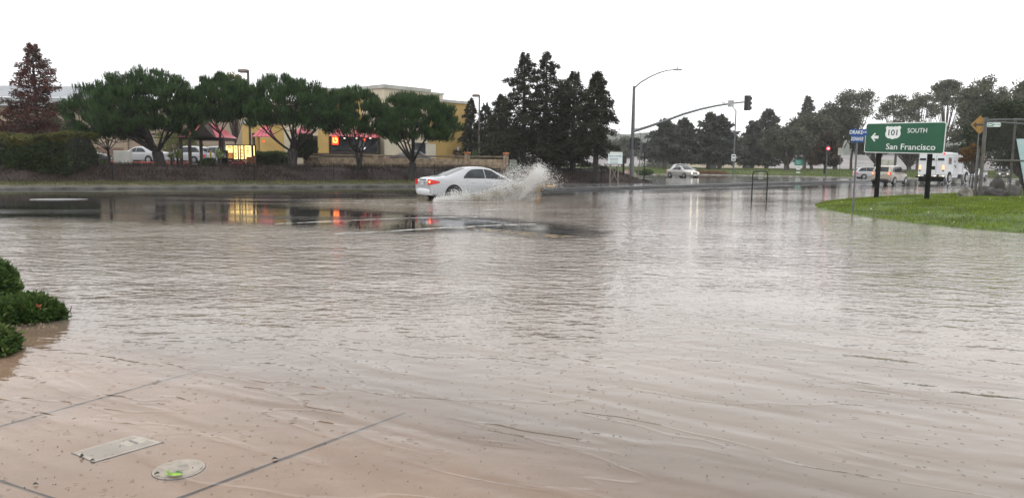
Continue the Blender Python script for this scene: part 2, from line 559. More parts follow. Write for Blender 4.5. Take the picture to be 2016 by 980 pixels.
for i, j in np.argwhere(keep):
    vid[i, j] = len(vs); vs.append((GX[i, j], GY[i, j], GZ[i, j]))
fs = []
for i in range(GX.shape[0] - 1):
    for j in range(GX.shape[1] - 1):
        q = (vid[i, j], vid[i, j + 1], vid[i + 1, j + 1], vid[i + 1, j])
        if min(q) >= 0: fs.append(q)
b.add(vs, fs)
b.build('grass_ground', mat('turf_soil', (0.09, 0.14, 0.018), 0.8, c2=(0.045, 0.07, 0.012), scale=2.5, bump=0.03, detail=7), kind='structure', smooth=60)
def z_isl(x, y): return float(island_z(np.array(float(x)), np.array(float(y))))
# blades
M_blade = foliage('lawn_grass', (0.185, 0.270, 0.016), (0.085, 0.110, 0.012), scale=0.7, tl=0.35)
n = 210000
cx = rng.uniform(gx[0], 34, n); cyy = rng.uniform(gy[0], gy[-1], n)
# more blades near the camera
k = rng.uniform(0, 1, n) < np.clip(1.25 - (np.hypot(cx, cyy) - 18) / 42, 0.35, 1)
cx = cx[k]; cyy = cyy[k]
k = pts_in(gi, cx, cyy); cx = cx[k]; cyy = cyy[k]
clump = 0.5 + 0.5 * np.sin(cx * 2.3 + np.sin(cyy * 1.9) * 1.7) * np.sin(cyy * 2.7 + cx)
cz = island_z(cx, cyy) - 0.01
d = rng.normal(size=(len(cx), 3)) * 0.45; d[:, 2] = 1
hgt = rng.uniform(.05, .10, len(cx)) * (0.7 + 0.7 * clump)
np_mesh('grass', leaves(np.stack([cx, cyy, cz], 1), d, hgt, 0.022, 3), M_blade, kind='stuff', label='short bright green grass on the corner island beside the flood', cat='grass')
# fallen leaves / clover specks on the lawn
n = 200
sx_ = rng.uniform(gx[0], 30, n); sy_ = rng.uniform(gy[0], gy[-1], n); k = pts_in(gi, sx_, sy_); sx_ = sx_[k]; sy_ = sy_[k]
c = np.stack([sx_, sy_, island_z(sx_, sy_) + .07], 1)
d = rng.normal(size=c.shape); d[:, 2] *= .3
np_mesh('lawn_specks', leaves(c, d, rng.uniform(.04, .09, len(c)), .05, 4), mat('pale_leaf_specks', (0.55, 0.5, 0.38), 0.6), kind='stuff', label='small pale fallen leaves scattered over the lawn', cat='leaf litter')

# ---- far verge of grass beyond the far road
def far_z(X, Y):
    return -0.03 + 0.10 * sstep(0, 3, Y - FV(X)) + 0.75 * sstep(3, 60, Y - FV(X))
_fv = [G(1215, 340), G(1300, 344.5), G(1400, 344.5), G(1560, 348), G(1690, 351.5), G(1850, 352.5), G(2016, 353)]
def FV(X):
    xs = np.array([-10, _fv[0].x] + [p.x for p in _fv[1:]] + [90, 200]); ys = np.array([160, _fv[0].y] + [p.y for p in _fv[1:]] + [_fv[-1].y, _fv[-1].y])
    return np.interp(X, xs, ys)
xs = np.arange(2, 200, 2.5); ts = [0, 1, 3, 6, 12, 20, 30, 45, 60, 75]
b = MB(); b.grid([[(x, float(FV(x)) + t, float(far_z(x, float(FV(x)) + t))) for x in xs] for t in ts])
b.build('far_grass_bank', mat('far_turf', (0.115, 0.15, 0.04), 0.8, c2=(0.075, 0.085, 0.035), scale=0.25, bump=0.05, bscale=2, detail=8), kind='structure')
n = 60000
fx = rng.uniform(6, 120, n); tt = rng.uniform(0.3, 60, n) ** 1.0
fy = FV(fx) + tt; fz = far_z(fx, fy)
d = rng.normal(size=(n, 3)) * 0.5; d[:, 2] = 1
np_mesh('far_grass', leaves(np.stack([fx, fy, fz], 1), d, rng.uniform(.12, .32, n), .09, 3), foliage('meadow_grass', (0.13, 0.19, 0.04), (0.09, 0.105, 0.035), scale=.12), kind='stuff', label='rough green grass on the bank beyond the far road', cat='grass')
# kerb of the far road
b = MB(); xs2 = np.arange(4, 190, 2.5)
b.grid([[(x, float(FV(x)) + dy, z) for x in xs2] for dy, z in ((-.3, -.1), (-.28, .12), (0.0, .13), (.05, .06))])
b.build('far_kerb', mat('pale_kerb', (0.30, 0.28, 0.25), 0.4, .2, 1), kind='structure')
# wide wet strip beyond the trees (flooded freeway lanes), then the pale bank
b = MB(); b.grid([[(x, y, 0.60) for x in (-60, 60, 200, 520)] for y in (150, 300, 430)])
b.build('flooded_lanes', mat('standing_water', (0.25, 0.25, 0.25), 0.06, 0.1, 0.05), kind='structure')
xs = np.arange(-60, 520, 10.0)
b = MB(); b.grid([[(x, 400 + t * 3.2, 0.5 + t * (0.42 + 0.05 * math.sin(x * .02)) * 0.9) for x in xs] for t in (0, 4, 9, 16, 24)])
b.build('freeway_embankment', mat('embankment_gravel', (0.22, 0.20, 0.195), 0.8, 0.2, .05), kind='structure', smooth=60)
# distant hills
def hill(name, y0, amp, x0, x1, ph):
    xs = np.arange(x0, x1, 20.0)
    top = [amp * (0.62 + 0.22 * math.sin(x * .006 + ph) + .10 * math.sin(x * .017 + ph * 2) + .05 * math.sin(x * .05)) for x in xs]
    b = MB(); b.grid([[(x, y0 + 60 * t, -1 + top[i] * math.sin(min(1, t) * math.pi / 2)) for i, x in enumerate(xs)] for t in (0, .15, .35, .6, .85, 1.0, 1.6)])
    b.build(name, mat('wooded_hill', (0.07, 0.085, 0.06), 0.9, .3, .01), kind='structure', smooth=60)
hill('hills', 560, 33, -300, 700, 0.6)
hill('hills', 760, 50, -400, 900, 2.0)

# ---- concrete apron under the water in the foreground, joints cut as grooves
J1 = (G(0, 832), G(330, 741)); J2 = (G(330, 980), G(655, 859)); J3 = (G(0, 938), G(145, 985))
M_conc = mat('brown_concrete', (0.44, 0.325, 0.25), 0.6, c2=(0.35, 0.255, 0.19), scale=1.2, bump=0.002, bscale=60, detail=8)
b = MB(); b.grid([[(x, y, -0.024) for x in (-8, -4, 0, 4, 8)] for y in (1.0, 3, 5, 7, 8.6)])
b.build('pavement', M_conc, kind='structure')
b = MB()
def joint(p, q, w, ext0=1.0, ext1=0.0):
    d = (q - p).normalized(); p = p - d * ext0; q = q + d * ext1
    s = Vector((-d.y, d.x, 0)) * w / 2
    n_ = 24; r0 = []; r1 = []
    for i in range(n_ + 1):
        t = i / n_; c = p.lerp(q, t); ww = 1 + 0.35 * math.sin(i * 2.7)
        r0.append((c.x - s.x * ww, c.y - s.y * ww, -0.0195)); r1.append((c.x + s.x * ww, c.y + s.y * ww, -0.0195))
    b.grid([r0, r1])
joint(*J1, 0.016, 2, .3); joint(*J2, 0.021, 1.5, .6); joint(*J3, 0.013, 2, 1.5)
b.build('pavement_joints', mat('joint_dirt', (0.018, 0.010, 0.006), 0.7, .2, 8), kind='structure')

# ---- the flood itself
wet_px = [(-400, 372), (-400, 430), (0, 430), (120, 431), (300, 436), (560, 443), (690, 453), (800, 458), (960, 456), (1110, 470), (1190, 458), (1120, 445), (1050, 436), (960, 428), (880, 425), (760, 418), (640, 410), (580, 403), (640, 394), (840, 388), (1080, 386), (1210, 381), (1400, 374), (1600, 372), (1700, 371), (1900, 371), (2300, 371), (2600, 340), (1700, 338), (1000, 338), (0, 350), (-400, 350)]
wetp = [(G(x, y).x, G(x, y).y) for x, y in wet_px]
xs = np.concatenate([np.arange(-70, -14, 1.0), np.arange(-14, 22, 0.35), np.arange(22, 90, 1.0)])
ys = np.concatenate([np.arange(0.5, 12, 0.35), np.arange(12, 34, 0.35), np.arange(34, 120, 1.0)])
XX, YY = np.meshgrid(xs, ys)
ins = pts_in(wetp, XX, YY) | (YY > 64); D = poly_dist(wetp, XX, YY)
sd_ = np.where(ins, -D, D)
cover = np.clip(sd_ / np.maximum(0.25, YY * 0.045), -4, 4)
keepv = (cover > -3.9)
ppx = 1008 + FPX * XX / YY
ripple = 0.15 + 1.1 * sstep(4.2, 11, YY)
ripple *= 1 - 0.35 * sstep(1150, 1350, ppx) * (1 - sstep(1600, 1800, ppx))
ripple *= 1 - 0.35 * sstep(18, 34, YY)
ripple *= 1 - 0.8 * (1 - sstep(-700, 120, ppx)) * 0.6
swell = 0.12 + 0.85 * (1 - sstep(4.5, 9, YY))
shallow = (1 - sstep(5.0, 7.5, YY)) * (1 - .45 * sstep(.5, 3, XX))
# murk: the apron shows through only near the lens, left
jd = np.clip((YY - 3.4) / 2.4 + (XX + 0.4) / 3.2 * 0.9, 0, 1)
murk = 0.06 + 0.92 * sstep(0.0, 0.9, jd)
vid = -np.ones(XX.shape, int)
idx = np.argwhere(keepv)
vid[keepv] = np.arange(keepv.sum())
V = np.stack([XX[keepv], YY[keepv], np.zeros(keepv.sum())], 1)
# order of boolean indexing is row-major, the same as argwhere
q = np.stack([vid[:-1, :-1], vid[:-1, 1:], vid[1:, 1:], vid[1:, :-1]], -1).reshape(-1, 4)
q = q[(q >= 0).all(1)]
me = bpy.data.meshes.new('flood_water'); me.from_pydata(V.tolist(), [], q.tolist()); me.update()
for nm, arr in (('ripple', ripple), ('murk', murk), ('cover', cover), ('swell', swell), ('shallow', shallow)):
    at_ = me.attributes.new(nm, 'FLOAT', 'POINT'); at_.data.foreach_set('value', arr[keepv].astype(np.float32))
me.materials.append(flood_material())
water = bpy.data.objects.new('flood_water', me); col.objects.link(water); tag(water, kind='structure')

# ---- painted markings
M_paint = mat('white_road_paint', (0.50, 0.49, 0.46), 0.35, 0.3, 4)
M_yel = mat('yellow_road_paint', (0.42, 0.27, 0.09), 0.35, 0.2, 4)
def strip(name, pts, w, material, z=-0.02, gaps=None):
    b = MB()
    P_ = [G(x, y) for x, y in pts]
    L_ = []; Rr = []
    for i, p in enumerate(P_):
        d = (P_[min(i + 1, len(P_) - 1)] - P_[max(i - 1, 0)]); d.z = 0; d.normalize()
        s = Vector((-d.y, d.x, 0)) * w / 2
        L_.append((p.x - s.x, p.y - s.y, z)); Rr.append((p.x + s.x, p.y + s.y, z))
    b.grid([L_, Rr])
    return b.build(name, material, kind='structure')
strip('lane_marking', [(540, 441), (640, 436.5), (760, 431), (880, 427.5), (940, 428)], 0.20, M_paint, 0.006)
strip('lane_marking', [(660, 461), (740, 457), (850, 450), (960, 444.5), (1055, 441)], 0.20, M_paint, 0.006)
strip('lane_marking', [(880, 427.5), (940, 433), (1010, 441)], 0.06, M_paint, 0.003)
strip('centre_line', [(885, 447), (960, 454), (1040, 462), (1110, 468)], 0.12, M_yel, 0.006)
strip('centre_line', [(900, 445.5), (975, 452.3), (1055, 460), (1125, 466)], 0.09, M_yel, 0.006)
strip('lane_marking', [(830, 372.3), (760, 372.6), (700, 373)], 0.12, M_paint)
strip('lane_marking', [(1240, 374.2), (1420, 369), (1600, 364.5)], 0.16, M_paint)
strip('lane_marking', [(1600, 375), (1760, 374), (1925, 372.5)], 0.22, M_paint)
strip('lane_marking', [(1640, 381), (1760, 379), (1925, 377)], 0.18, M_paint)
strip('lane_marking', [(1670, 369.5), (1760, 369), (1900, 367)], 0.15, M_paint)
strip('lane_marking', [(1210, 387), (1300, 382.5), (1380, 379)], 0.12, M_paint, 0.004)
for mt_ in (M_paint, M_yel):          # worn and partly under silt
    nt = mt_.node_tree; p_ = nt.nodes['Principled BSDF']
    tc_ = nt.nodes.new('ShaderNodeTexCoord'); n_ = nt.nodes.new('ShaderNodeTexNoise'); n_.inputs['Scale'].default_value = 2.6; n_.inputs['Detail'].default_value = 6; n_.inputs['Roughness'].default_value = .7
    nt.links.new(tc_.outputs['Object'], n_.inputs['Vector'])
    mr = nt.nodes.new('ShaderNodeMapRange'); mr.inputs[1].default_value = .38; mr.inputs[2].default_value = .56; nt.links.new(n_.outputs[0], mr.inputs[0])
    nt.links.new(mr.outputs[0], p_.inputs['Alpha'])
# pale glint on the road at the left, put into a disc's colour
g = G(112, 392)
b = MB(); b.prism([(g.x + 1.05 * math.cos(a) * (1 + .1 * math.sin(3 * a)), g.y + .75 * math.sin(a)) for a in np.linspace(0, 2 * math.pi, 28)[:-1]], -0.02, -0.008)
b.build('glint_patch', mat('pale_glint', (0.16, 0.16, 0.155), 0.45, .3, 5, metallic=.0), label='round pale patch painted as a glint in the far lane at the left', cat='glint patch')

# ---- the haze of the rain: one box of thin air round everything
b = MB(); b.box((200, 385, 29), (1400, 930, 62))
hz = b.build('haze', mat('dummy_haze', (1, 1, 1)), kind='stuff', label='thin rainy air that fades the far trees', cat='haze')
hm = bpy.data.materials.new('rain_haze'); hm.use_nodes = True
nt = hm.node_tree; nt.nodes.clear()
o_ = nt.nodes.new('ShaderNodeOutputMaterial'); pv = nt.nodes.new('ShaderNodeVolumePrincipled')
pv.inputs['Color'].default_value = (0.99, 0.995, 1.0, 1); pv.inputs['Density'].default_value = HAZE = 0.0003; pv.inputs['Anisotropy'].default_value = 0.2
nt.links.new(pv.outputs[0], o_.inputs['Volume'])
hz.data.materials.clear(); hz.data.materials.append(hm)
# ================================================================== TREES
M_bark = mat('dark_wet_bark', (0.020, 0.016, 0.014), 0.7, 0.3, 6, bump=0.02, bscale=12, stretch=(1, 1, .3))
M_bark2 = mat('grey_brown_bark', (0.075, 0.06, 0.05), 0.6, 0.3, 5, bump=0.02, bscale=10, stretch=(1, 1, .3))
F_pine = foliage('stone_pine_needles', (0.068, 0.130, 0.036), (0.016, 0.038, 0.015), 1.4)
F_redw = foliage('conifer_needles', (0.046, 0.048, 0.026), (0.015, 0.019, 0.012), 0.8)
F_rust = foliage('rust_needles', (0.13, 0.040, 0.026), (0.040, 0.024, 0.018), 1.0)
F_far = foliage('hazed_conifer_needles', (0.085, 0.092, 0.070), (0.040, 0.044, 0.038), 0.35)  # paler and greyer: part of the rain haze is put into this colour
F_farb = foliage('hazed_broad_leaves', (0.10, 0.105, 0.065), (0.050, 0.055, 0.042), 0.35)  # far leaves lightened too, haze put into their colour
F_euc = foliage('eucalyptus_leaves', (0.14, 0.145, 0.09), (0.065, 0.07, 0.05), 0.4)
F_dark = foliage('dark_oak_leaves', (0.040, 0.060, 0.020), (0.016, 0.026, 0.012), 0.9)
F_yel = foliage('yellow_green_leaves', (0.19, 0.19, 0.05), (0.08, 0.10, 0.03), 1.0)
F_aut = foliage('autumn_leaves', (0.22, 0.095, 0.015), (0.07, 0.045, 0.015), 1.5)
F_hedge = foliage('hedge_leaves', (0.048, 0.075, 0.018), (0.020, 0.034, 0.012), 1.8)
F_hedge2 = foliage('olive_hedge_leaves', (0.13, 0.12, 0.025), (0.035, 0.045, 0.012), 1.1)
F_mid = foliage('mid_green_leaves', (0.075, 0.12, 0.03), (0.03, 0.055, 0.018), 1.0)

def bez(a, b_, c, n=5):
    return [a * (1 - t) ** 2 + b_ * 2 * t * (1 - t) + c * t * t for t in np.linspace(0, 1, n)]

def stone_pine(px, base_px, top_py, bot_py, hw_px, Y, label, seed, fork=0.35, trunk_r=.17, dens=1.0, stems=1):
    """umbrella pine: forked trunk, limbs to every clump, brush-like tufts pointing up"""
    rg = np.random.default_rng(seed)
    bx = W(base_px, 340, Y).x; z0 = height_at(bx, Y) - .1
    root = thing('pine_tree', label, 'tree', (bx, Y, z0), group='round topped pines on the bank behind the kerb')
    cxm = W(px, 240, Y).x - bx
    zt = W(px, top_py, Y).z - z0; zb = W(px, bot_py, Y).z - z0; hw = hw_px * K(Y)
    H = zt - zb; cz = zb + H * 0.42
    # clump centres on a lumpy flattened dome
    nC = int(125 * dens); C = []
    while len(C) < nC:
        u = unit(rg.normal(size=3))
        if u[2] < -0.72: continue
        rr = rg.uniform(.62, 1.0)
        up_ = 1.0 if u[2] > 0 else 0.80
        p = np.array([cxm + u[0] * hw * 1.0 * rr, u[1] * hw * .8 * rr, cz + u[2] * (zt - cz) * .93 * rr * up_])
        if all(np.linalg.norm(p - q) > hw * .17 for q in C[-60:]): C.append(p)
        elif rg.random() < .12: C.append(p)
    C = np.array(C)
    cen = np.array([cxm, 0, zb + H * .1])
    Vs = []
    nt_ = int(50 * dens ** .3)
    for c in C:
        r = rg.uniform(.30, .52) * (hw / 2.6) ** .5
        off = unit(rg.normal(size=(nt_, 3))) * r * rg.uniform(.35, 1.0, (nt_, 1)) * np.array([1, 1, .62])
        tp = c + off
        out = unit(tp - cen)
        dr = out * .6 + np.array([0, 0, 1.0]) + rg.normal(size=(nt_, 3)) * .15
        bl = 9
        pp = np.repeat(tp, bl, 0); dd = np.repeat(unit(dr), bl, 0) + rg.normal(size=(nt_ * bl, 3)) * .22
        # needles sit along a short shoot
        pp = pp + np.repeat(unit(dr), bl, 0) * rg.uniform(0, .30, (nt_ * bl, 1))
        Vs.append(leaves(pp, dd, rg.uniform(.16, .30, nt_ * bl), .034, 3, rg))
    np_mesh('crown', np.concatenate(Vs), F_pine, root)
    t = MB()
    for s in range(stems):
        ang = (s - (stems - 1) / 2) * .55
        fz = zb * fork + .5
        fk = np.array([cxm * .3 + math.sin(ang) * fz * .5, rg.normal() * .1, fz])
        st = np.array([math.sin(ang) * .15, 0, 0])
        t.tube([st - [0, 0, .15], st * 1 + [0, 0, .2], (st + fk) / 2, fk], [trunk_r * 1.45, trunk_r * 1.1, trunk_r, trunk_r * .85], 8)
        tops = [i for i in range(len(C)) if i % stems == s]
        mains = rg.choice(tops, min(8, len(tops)), replace=False)
        for mi in mains:
            e = C[mi]; mid = fk * .5 + e * .5 + rg.normal(size=3) * .22; mid[2] = fk[2] + (e[2] - fk[2]) * rg.uniform(.25, .6)
            pts = bez(fk, mid, e, 7)
            t.tube(pts, list(np.linspace(trunk_r * .38, .02, 7)), 6)
            for q in rg.choice(tops, 4, replace=False):
                if np.linalg.norm(C[q] - e) < hw * 1.1:
                    a = pts[4]
                    t.tube(bez(a, (a + C[q]) / 2 - [0, 0, .15], C[q], 4), [.032, .026, .018, .010], 4)
    t.build('trunk', M_bark, root, smooth=50)
    return root
stone_pine(205, 216, 160, 300, 76, 49.5, 'leftmost pine with a thin trunk and low drooping crown beside the rusty conifer', 1, fork=.6, trunk_r=.09, dens=.8)
stone_pine(294, 317, 138, 286, 104, 48.0, 'widest round topped pine with a thick short trunk left of the red roofed canopy', 2, trunk_r=.30, dens=1.5, stems=2)
stone_pine(438, 432, 150, 256, 66, 51.0, 'pine with a thin trunk standing in front of the lit menu board', 3, fork=.7, trunk_r=.10, dens=1.0)
stone_pine(573, 577, 150, 272, 88, 50.5, 'round pine with a V shaped double trunk right of the lit menu board', 4, trunk_r=.20, dens=1.15, stems=2)
stone_pine(703, 708, 172, 280, 70, 52.5, 'pine with several thin leaning stems in front of the red window sign', 5, trunk_r=.12, dens=.9, stems=2)
stone_pine(822, 808, 184, 296, 80, 52.0, 'rightmost round pine with a dark bent trunk before the yellow wall, behind the white sedan', 6, trunk_r=.27, dens=1.25)

BR = 8
def conifer(name, px, Y, top_py, bot_py, hw_px, label, seed, F, n=5200, group=None, z0=None, droop=.25, sparse_top=.0, lw=.10, ll=.42, bark=None, shape=.85, lean=0, cat='tree', trunk_r=.16):
    rg = np.random.default_rng(seed)
    p = W(px, 340, Y); z0 = p.z * 0 + (height_at(p.x, Y) if z0 is None else z0)
    root = thing(name, label, cat, (p.x, Y, z0), group=group)
    H = W(px, top_py, Y).z - z0; zb = max(.3, W(px, bot_py, Y).z - z0); hw = hw_px * K(Y)
    nb = int(22 + (H - zb) * BR)
    T = MB(); T.tube([(0, 0, -.2), (0, 0, H * .3), (lean * .5, 0, H * .7), (lean, 0, H * .985)], [trunk_r * 1.3, trunk_r, trunk_r * .55, .015], 7)
    per = max(10, n // nb)
    cs = []; ds = []; ll_ = []
    for i in range(nb):
        t = (i + rg.uniform(0, 1)) / nb
        z = zb + (H - zb) * (t ** .92)
        a = i * 2.4 + rg.normal() * .4
        Lb = hw * ((1 - t) ** shape + .05) * rg.uniform(.45, 1.2) * (1 if t > .12 else .8)
        dirv = np.array([math.cos(a), math.sin(a), 0])
        z -= 0
        m_ = int(per * (.35 + 1.3 * (Lb / hw)) * (1 - sparse_top * t))
        s = rg.uniform(.08, 1, m_) ** .7
        pos = np.outer(s * Lb, dirv) + np.array([lean * t, 0, z]) + np.outer((s * .20 - droop * s * s) * Lb, [0, 0, 1])
        side = np.array([-dirv[1], dirv[0], 0])
        spr = (.10 + .26 * Lb * (1 - s * .6))
        pos += side * (rg.normal(size=m_) * spr * .55)[:, None] + np.array([0, 0, 1]) * (rg.normal(size=m_) * .10 - .04)[:, None]
        cs.append(pos)
        ds.append(dirv * .8 + rg.normal(size=(m_, 3)) * .55 + np.array([0, 0, -.25]))
        if Lb > .35:
            e = dirv * Lb * .92; r0 = .018 + .02 * Lb
            T.tube([(lean * t, 0, z), tuple(np.array([lean * t, 0, z]) + e * .5 + [0, 0, (.1 - droop * .25) * Lb]), tuple(np.array([lean * t, 0, z]) + e + [0, 0, (.18 - droop * .85) * Lb])], [r0, r0 * .6, .006], 4, cap=False)
    cs = np.concatenate(cs); ds = np.concatenate(ds)
    np_mesh('crown', leaves(cs, ds, rg.uniform(ll * .5, ll, len(cs)), lw, 4, rg), F, root)
    T.build('trunk', bark or M_bark, root, smooth=50)
    return root
conifer('redwood_tree', 79, 54, 86, 310, 84, 'tall reddish brown conifer with a bare thin top at the left edge', 21, F_rust, n=20000, sparse_top=.5, lw=.075, ll=.30, droop=.05, shape=.75)
GC = 'dark conifers clustered on the mulch bank'
for (px, Y, t_, b_, hw, lb, sd) in (
    (1030, 60, 106, 322, 84, 'left one of the two tallest dark conifers in the middle of the picture', 31),
    (1073, 61, 104, 324, 78, 'right one of the two tallest dark conifers in the middle of the picture', 32),
    (1127, 60, 143, 336, 74, 'lower dark conifer between the two tallest ones and the rightmost one of the cluster', 33),
    (1172, 57, 143, 306, 62, 'rightmost dark conifer of the cluster, beside the pale real estate sign', 34),
    (988, 64, 188, 322, 62, 'short dark conifer at the left side of the two tallest ones', 35)):
    conifer('redwood_tree', px, Y, t_, b_, hw, lb, sd, F_redw, n=15000, group=GC, lw=.085, ll=.30, trunk_r=.2, shape=.72)
for (px, Y, t_, hw, lb, sd) in (
    (927, 78, 195, 34, 'dark conifer right against the edge of the yellow wall', 41),
    (955, 80, 205, 40, 'dark conifer behind the lamp post right of the yellow wall', 42),
    (1100, 72, 160, 50, 'dark conifer showing between the tall pair and the lower one', 43)):
    conifer('redwood_tree', px, Y, t_, 316, hw, lb, sd, F_redw, n=7000, group=GC, z0=1.0, lw=.10, ll=.36)

# far conifers on the grass bank
GF = 'far conifers standing on the grass bank'
for (px, Y, t_, b_, hw, lb, sd) in (
    (1307, 150, 236, 318, 50, 'far conifer left of the silver car', 51),
    (1344, 152, 234, 322, 50, 'far conifer standing right behind the silver car', 52),
    (1394, 150, 222, 322, 46, 'far conifer with a narrow top left of the thin street light', 53),
    (1416, 149, 228, 322, 54, 'far conifer beside the thin street light, its crown broad', 54),
    (1508, 165, 216, 326, 50, 'far conifer right of the hanging signal, with a pointed top', 55),
    (1480, 160, 240, 326, 46, 'low far conifer between the thin street light and the pointed one', 56),
    (1583, 190, 190, 320, 30, 'tall far conifer rising behind the round trees', 57)):
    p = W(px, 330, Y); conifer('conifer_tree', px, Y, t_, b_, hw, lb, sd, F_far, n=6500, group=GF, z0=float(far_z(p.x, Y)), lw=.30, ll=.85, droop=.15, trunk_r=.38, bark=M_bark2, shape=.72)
conifer('conifer_tree', 1624, 118, 262, 326, 34, 'small reddish conifer behind the red signal lamp', 58, foliage('reddish_small_needles', (0.07, 0.045, 0.03), (0.028, 0.022, 0.016), .5), n=6000, z0=.3, lw=.2, ll=.6, shape=.5, trunk_r=.2, droop=.1)

def broad(name, px, Y, top_py, bot_py, hw_px, label, seed, F, z0, nC=60, per=120, lw=.3, ll=.45, group=None, cr=.16, limbs=True, trunk_r=.3, bark=None, base_dx=0, flat=1.0, dy=.7, cat='tree', stems=1, hollow=.45, bottom=-.5):
    rg = np.random.default_rng(seed)
    p = W(px, 320, Y); bx = p.x + base_dx * K(Y)
    root = thing(name, label, cat, (bx, Y, z0), group=group)
    zt = W(px, top_py, Y).z - z0; zb = W(px, bot_py, Y).z - z0; hw = hw_px * K(Y)
    cz = (zt + zb) / 2; hz_ = (zt - zb) / 2; cx_ = -base_dx * K(Y)
    C = []
    for _ in range(nC):
        u = unit(rg.normal(size=3)); 
        if u[2] < bottom: u[2] = -u[2]
        rr = rg.uniform(hollow, 1.0)
        C.append([cx_ + u[0] * hw * .88 * rr, u[1] * hw * dy * rr, cz + u[2] * hz_ * .9 * rr * flat])
    C = np.array(C)
    rad = cr * hw * 2
    cs = []; ds = []
    for c in C:
        r = rad * rg.uniform(.6, 1.25)
        m_ = int(per * rg.uniform(.6, 1.3))
        o_ = unit(rg.normal(size=(m_, 3))) * (rg.uniform(0, 1, (m_, 1)) ** .45) * r * np.array([1, 1, .62])
        cs.append(c + o_); ds.append(o_ / r + rg.normal(size=(m_, 3)) * .6)
    cs = np.concatenate(cs); ds = np.concatenate(ds)
    np_mesh('crown', leaves(cs, ds, rg.uniform(ll * .5, ll, len(cs)), lw, 4, rg), F, root)
    t = MB()
    for s in range(stems):
        a0 = (s - (stems - 1) / 2) * .5
        fk = np.array([cx_ * .35 + a0 * zb * .5, rg.normal() * .1, max(.4, zb * .55)])
        st = np.array([a0 * .6, 0, 0])
        t.tube([st - [0, 0, .2], st + [0, 0, .2], (fk + st) / 2 + [rg.normal() * .1, 0, 0], fk], [trunk_r * 1.3, trunk_r, trunk_r * .9, trunk_r * .75], 7)
        if limbs:
            for q in range(s, min(nC, 26 * stems), stems):
                e = C[q]; mid = fk * .5 + e * .5; mid[2] = fk[2] + (e[2] - fk[2]) * .4
                t.tube(bez(fk, mid, e, 6), list(np.linspace(trunk_r * .45, .03, 6)), 5, cap=False)
    t.build('trunk', bark or M_bark2, root, smooth=50)
    return root
def fz(px, Y): return float(far_z(W(px, 330, Y).x, Y))
GB = 'round topped trees along the far grass bank'
for (px, Y, t_, b_, hw, lb, sd, dx) in (
    (1548, 140, 248, 318, 46, 'round dark far tree left of the small green roadside sign', 61, 0),
    (1592, 145, 222, 312, 52, 'dense olive far tree above the small green roadside sign', 62, 6),
    (1640, 150, 200, 300, 50, 'tall olive far tree left of the blue street name signs', 63, 5),
    (1720, 150, 250, 312, 50, 'dense far tree behind the blue street name signs', 64, 4),
    (1790, 152, 235, 322, 64, 'low round olive tree showing just over the green highway sign', 65, 0)):
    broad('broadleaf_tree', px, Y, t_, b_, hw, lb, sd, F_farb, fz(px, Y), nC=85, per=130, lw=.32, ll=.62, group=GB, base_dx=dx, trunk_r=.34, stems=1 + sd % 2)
GE = 'tall open eucalyptus trees on the skyline'
for (px, Y, t_, b_, hw, lb, sd, nC) in (
    (1676, 160, 168, 262, 46, 'eucalyptus with bare branching limbs above the street name signs', 71, 38),
    (1762, 165, 182, 262, 44, 'open eucalyptus left over the green highway sign', 72, 34),
    (1806, 170, 178, 262, 40, 'open eucalyptus in the middle over the green highway sign', 73, 34),
    (1856, 160, 156, 235, 40, 'tallest umbrella shaped eucalyptus right over the green highway sign', 74, 44)):
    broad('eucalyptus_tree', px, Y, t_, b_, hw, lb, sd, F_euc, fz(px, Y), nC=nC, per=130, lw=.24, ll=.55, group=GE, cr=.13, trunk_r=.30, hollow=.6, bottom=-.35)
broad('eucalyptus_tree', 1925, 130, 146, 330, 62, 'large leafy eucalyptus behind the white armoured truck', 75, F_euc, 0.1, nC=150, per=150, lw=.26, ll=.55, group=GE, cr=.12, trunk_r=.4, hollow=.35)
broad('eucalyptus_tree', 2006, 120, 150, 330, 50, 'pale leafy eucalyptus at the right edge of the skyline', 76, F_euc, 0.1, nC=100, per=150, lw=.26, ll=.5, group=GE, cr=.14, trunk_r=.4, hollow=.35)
broad('oak_tree', 1996, 62, 180, 335, 80, 'big dark oak overhanging the chain link gate', 77, F_dark, 0.0, nC=210, per=330, lw=.13, ll=.22, cr=.13, trunk_r=.22, hollow=.15, base_dx=25, bottom=-.95)
broad('shrub', 1912, 70, 284, 330, 22, 'bush of orange autumn leaves beside the gate post', 78, F_aut, 0.0, nC=26, per=160, lw=.12, ll=.18, cr=.2, trunk_r=.05, cat='shrub')
broad('shrub', 1918, 74, 235, 330, 30, 'dark leafy shrub around the yellow diamond sign', 79, F_dark, 0.0, nC=60, per=220, lw=.13, ll=.2, cr=.16, trunk_r=.08, cat='shrub')
broad('shrub', 1880, 110, 285, 345, 34, 'grey green bushes behind the armoured truck', 80, F_farb, 0.0, nC=50, per=140, lw=.2, ll=.35, cr=.16, trunk_r=.08, cat='shrub')
# faded trees between near clumps
GH = 'pale trees fading into the rain'
for (px, Y, t_, hw, lb, sd) in (
    (1240, 330, 265, 26, 'faint tree right of the dark conifer cluster', 81), (1278, 360, 290, 30, 'faint low tree behind the thin pedestrian signal', 82),
    (1450, 300, 268, 34, 'faint tree behind the thin street light', 83), (1545, 330, 262, 30, 'faint tree behind the pointed conifer', 84),
    (1225, 230, 275, 30, 'faint dark tree against the right side of the cluster', 85)):
    broad('broadleaf_tree', px, Y, t_, 318, hw, lb, sd, F_farb, 0.6, nC=60, per=80, lw=.8, ll=1.3, group=GH, trunk_r=.4, limbs=False)
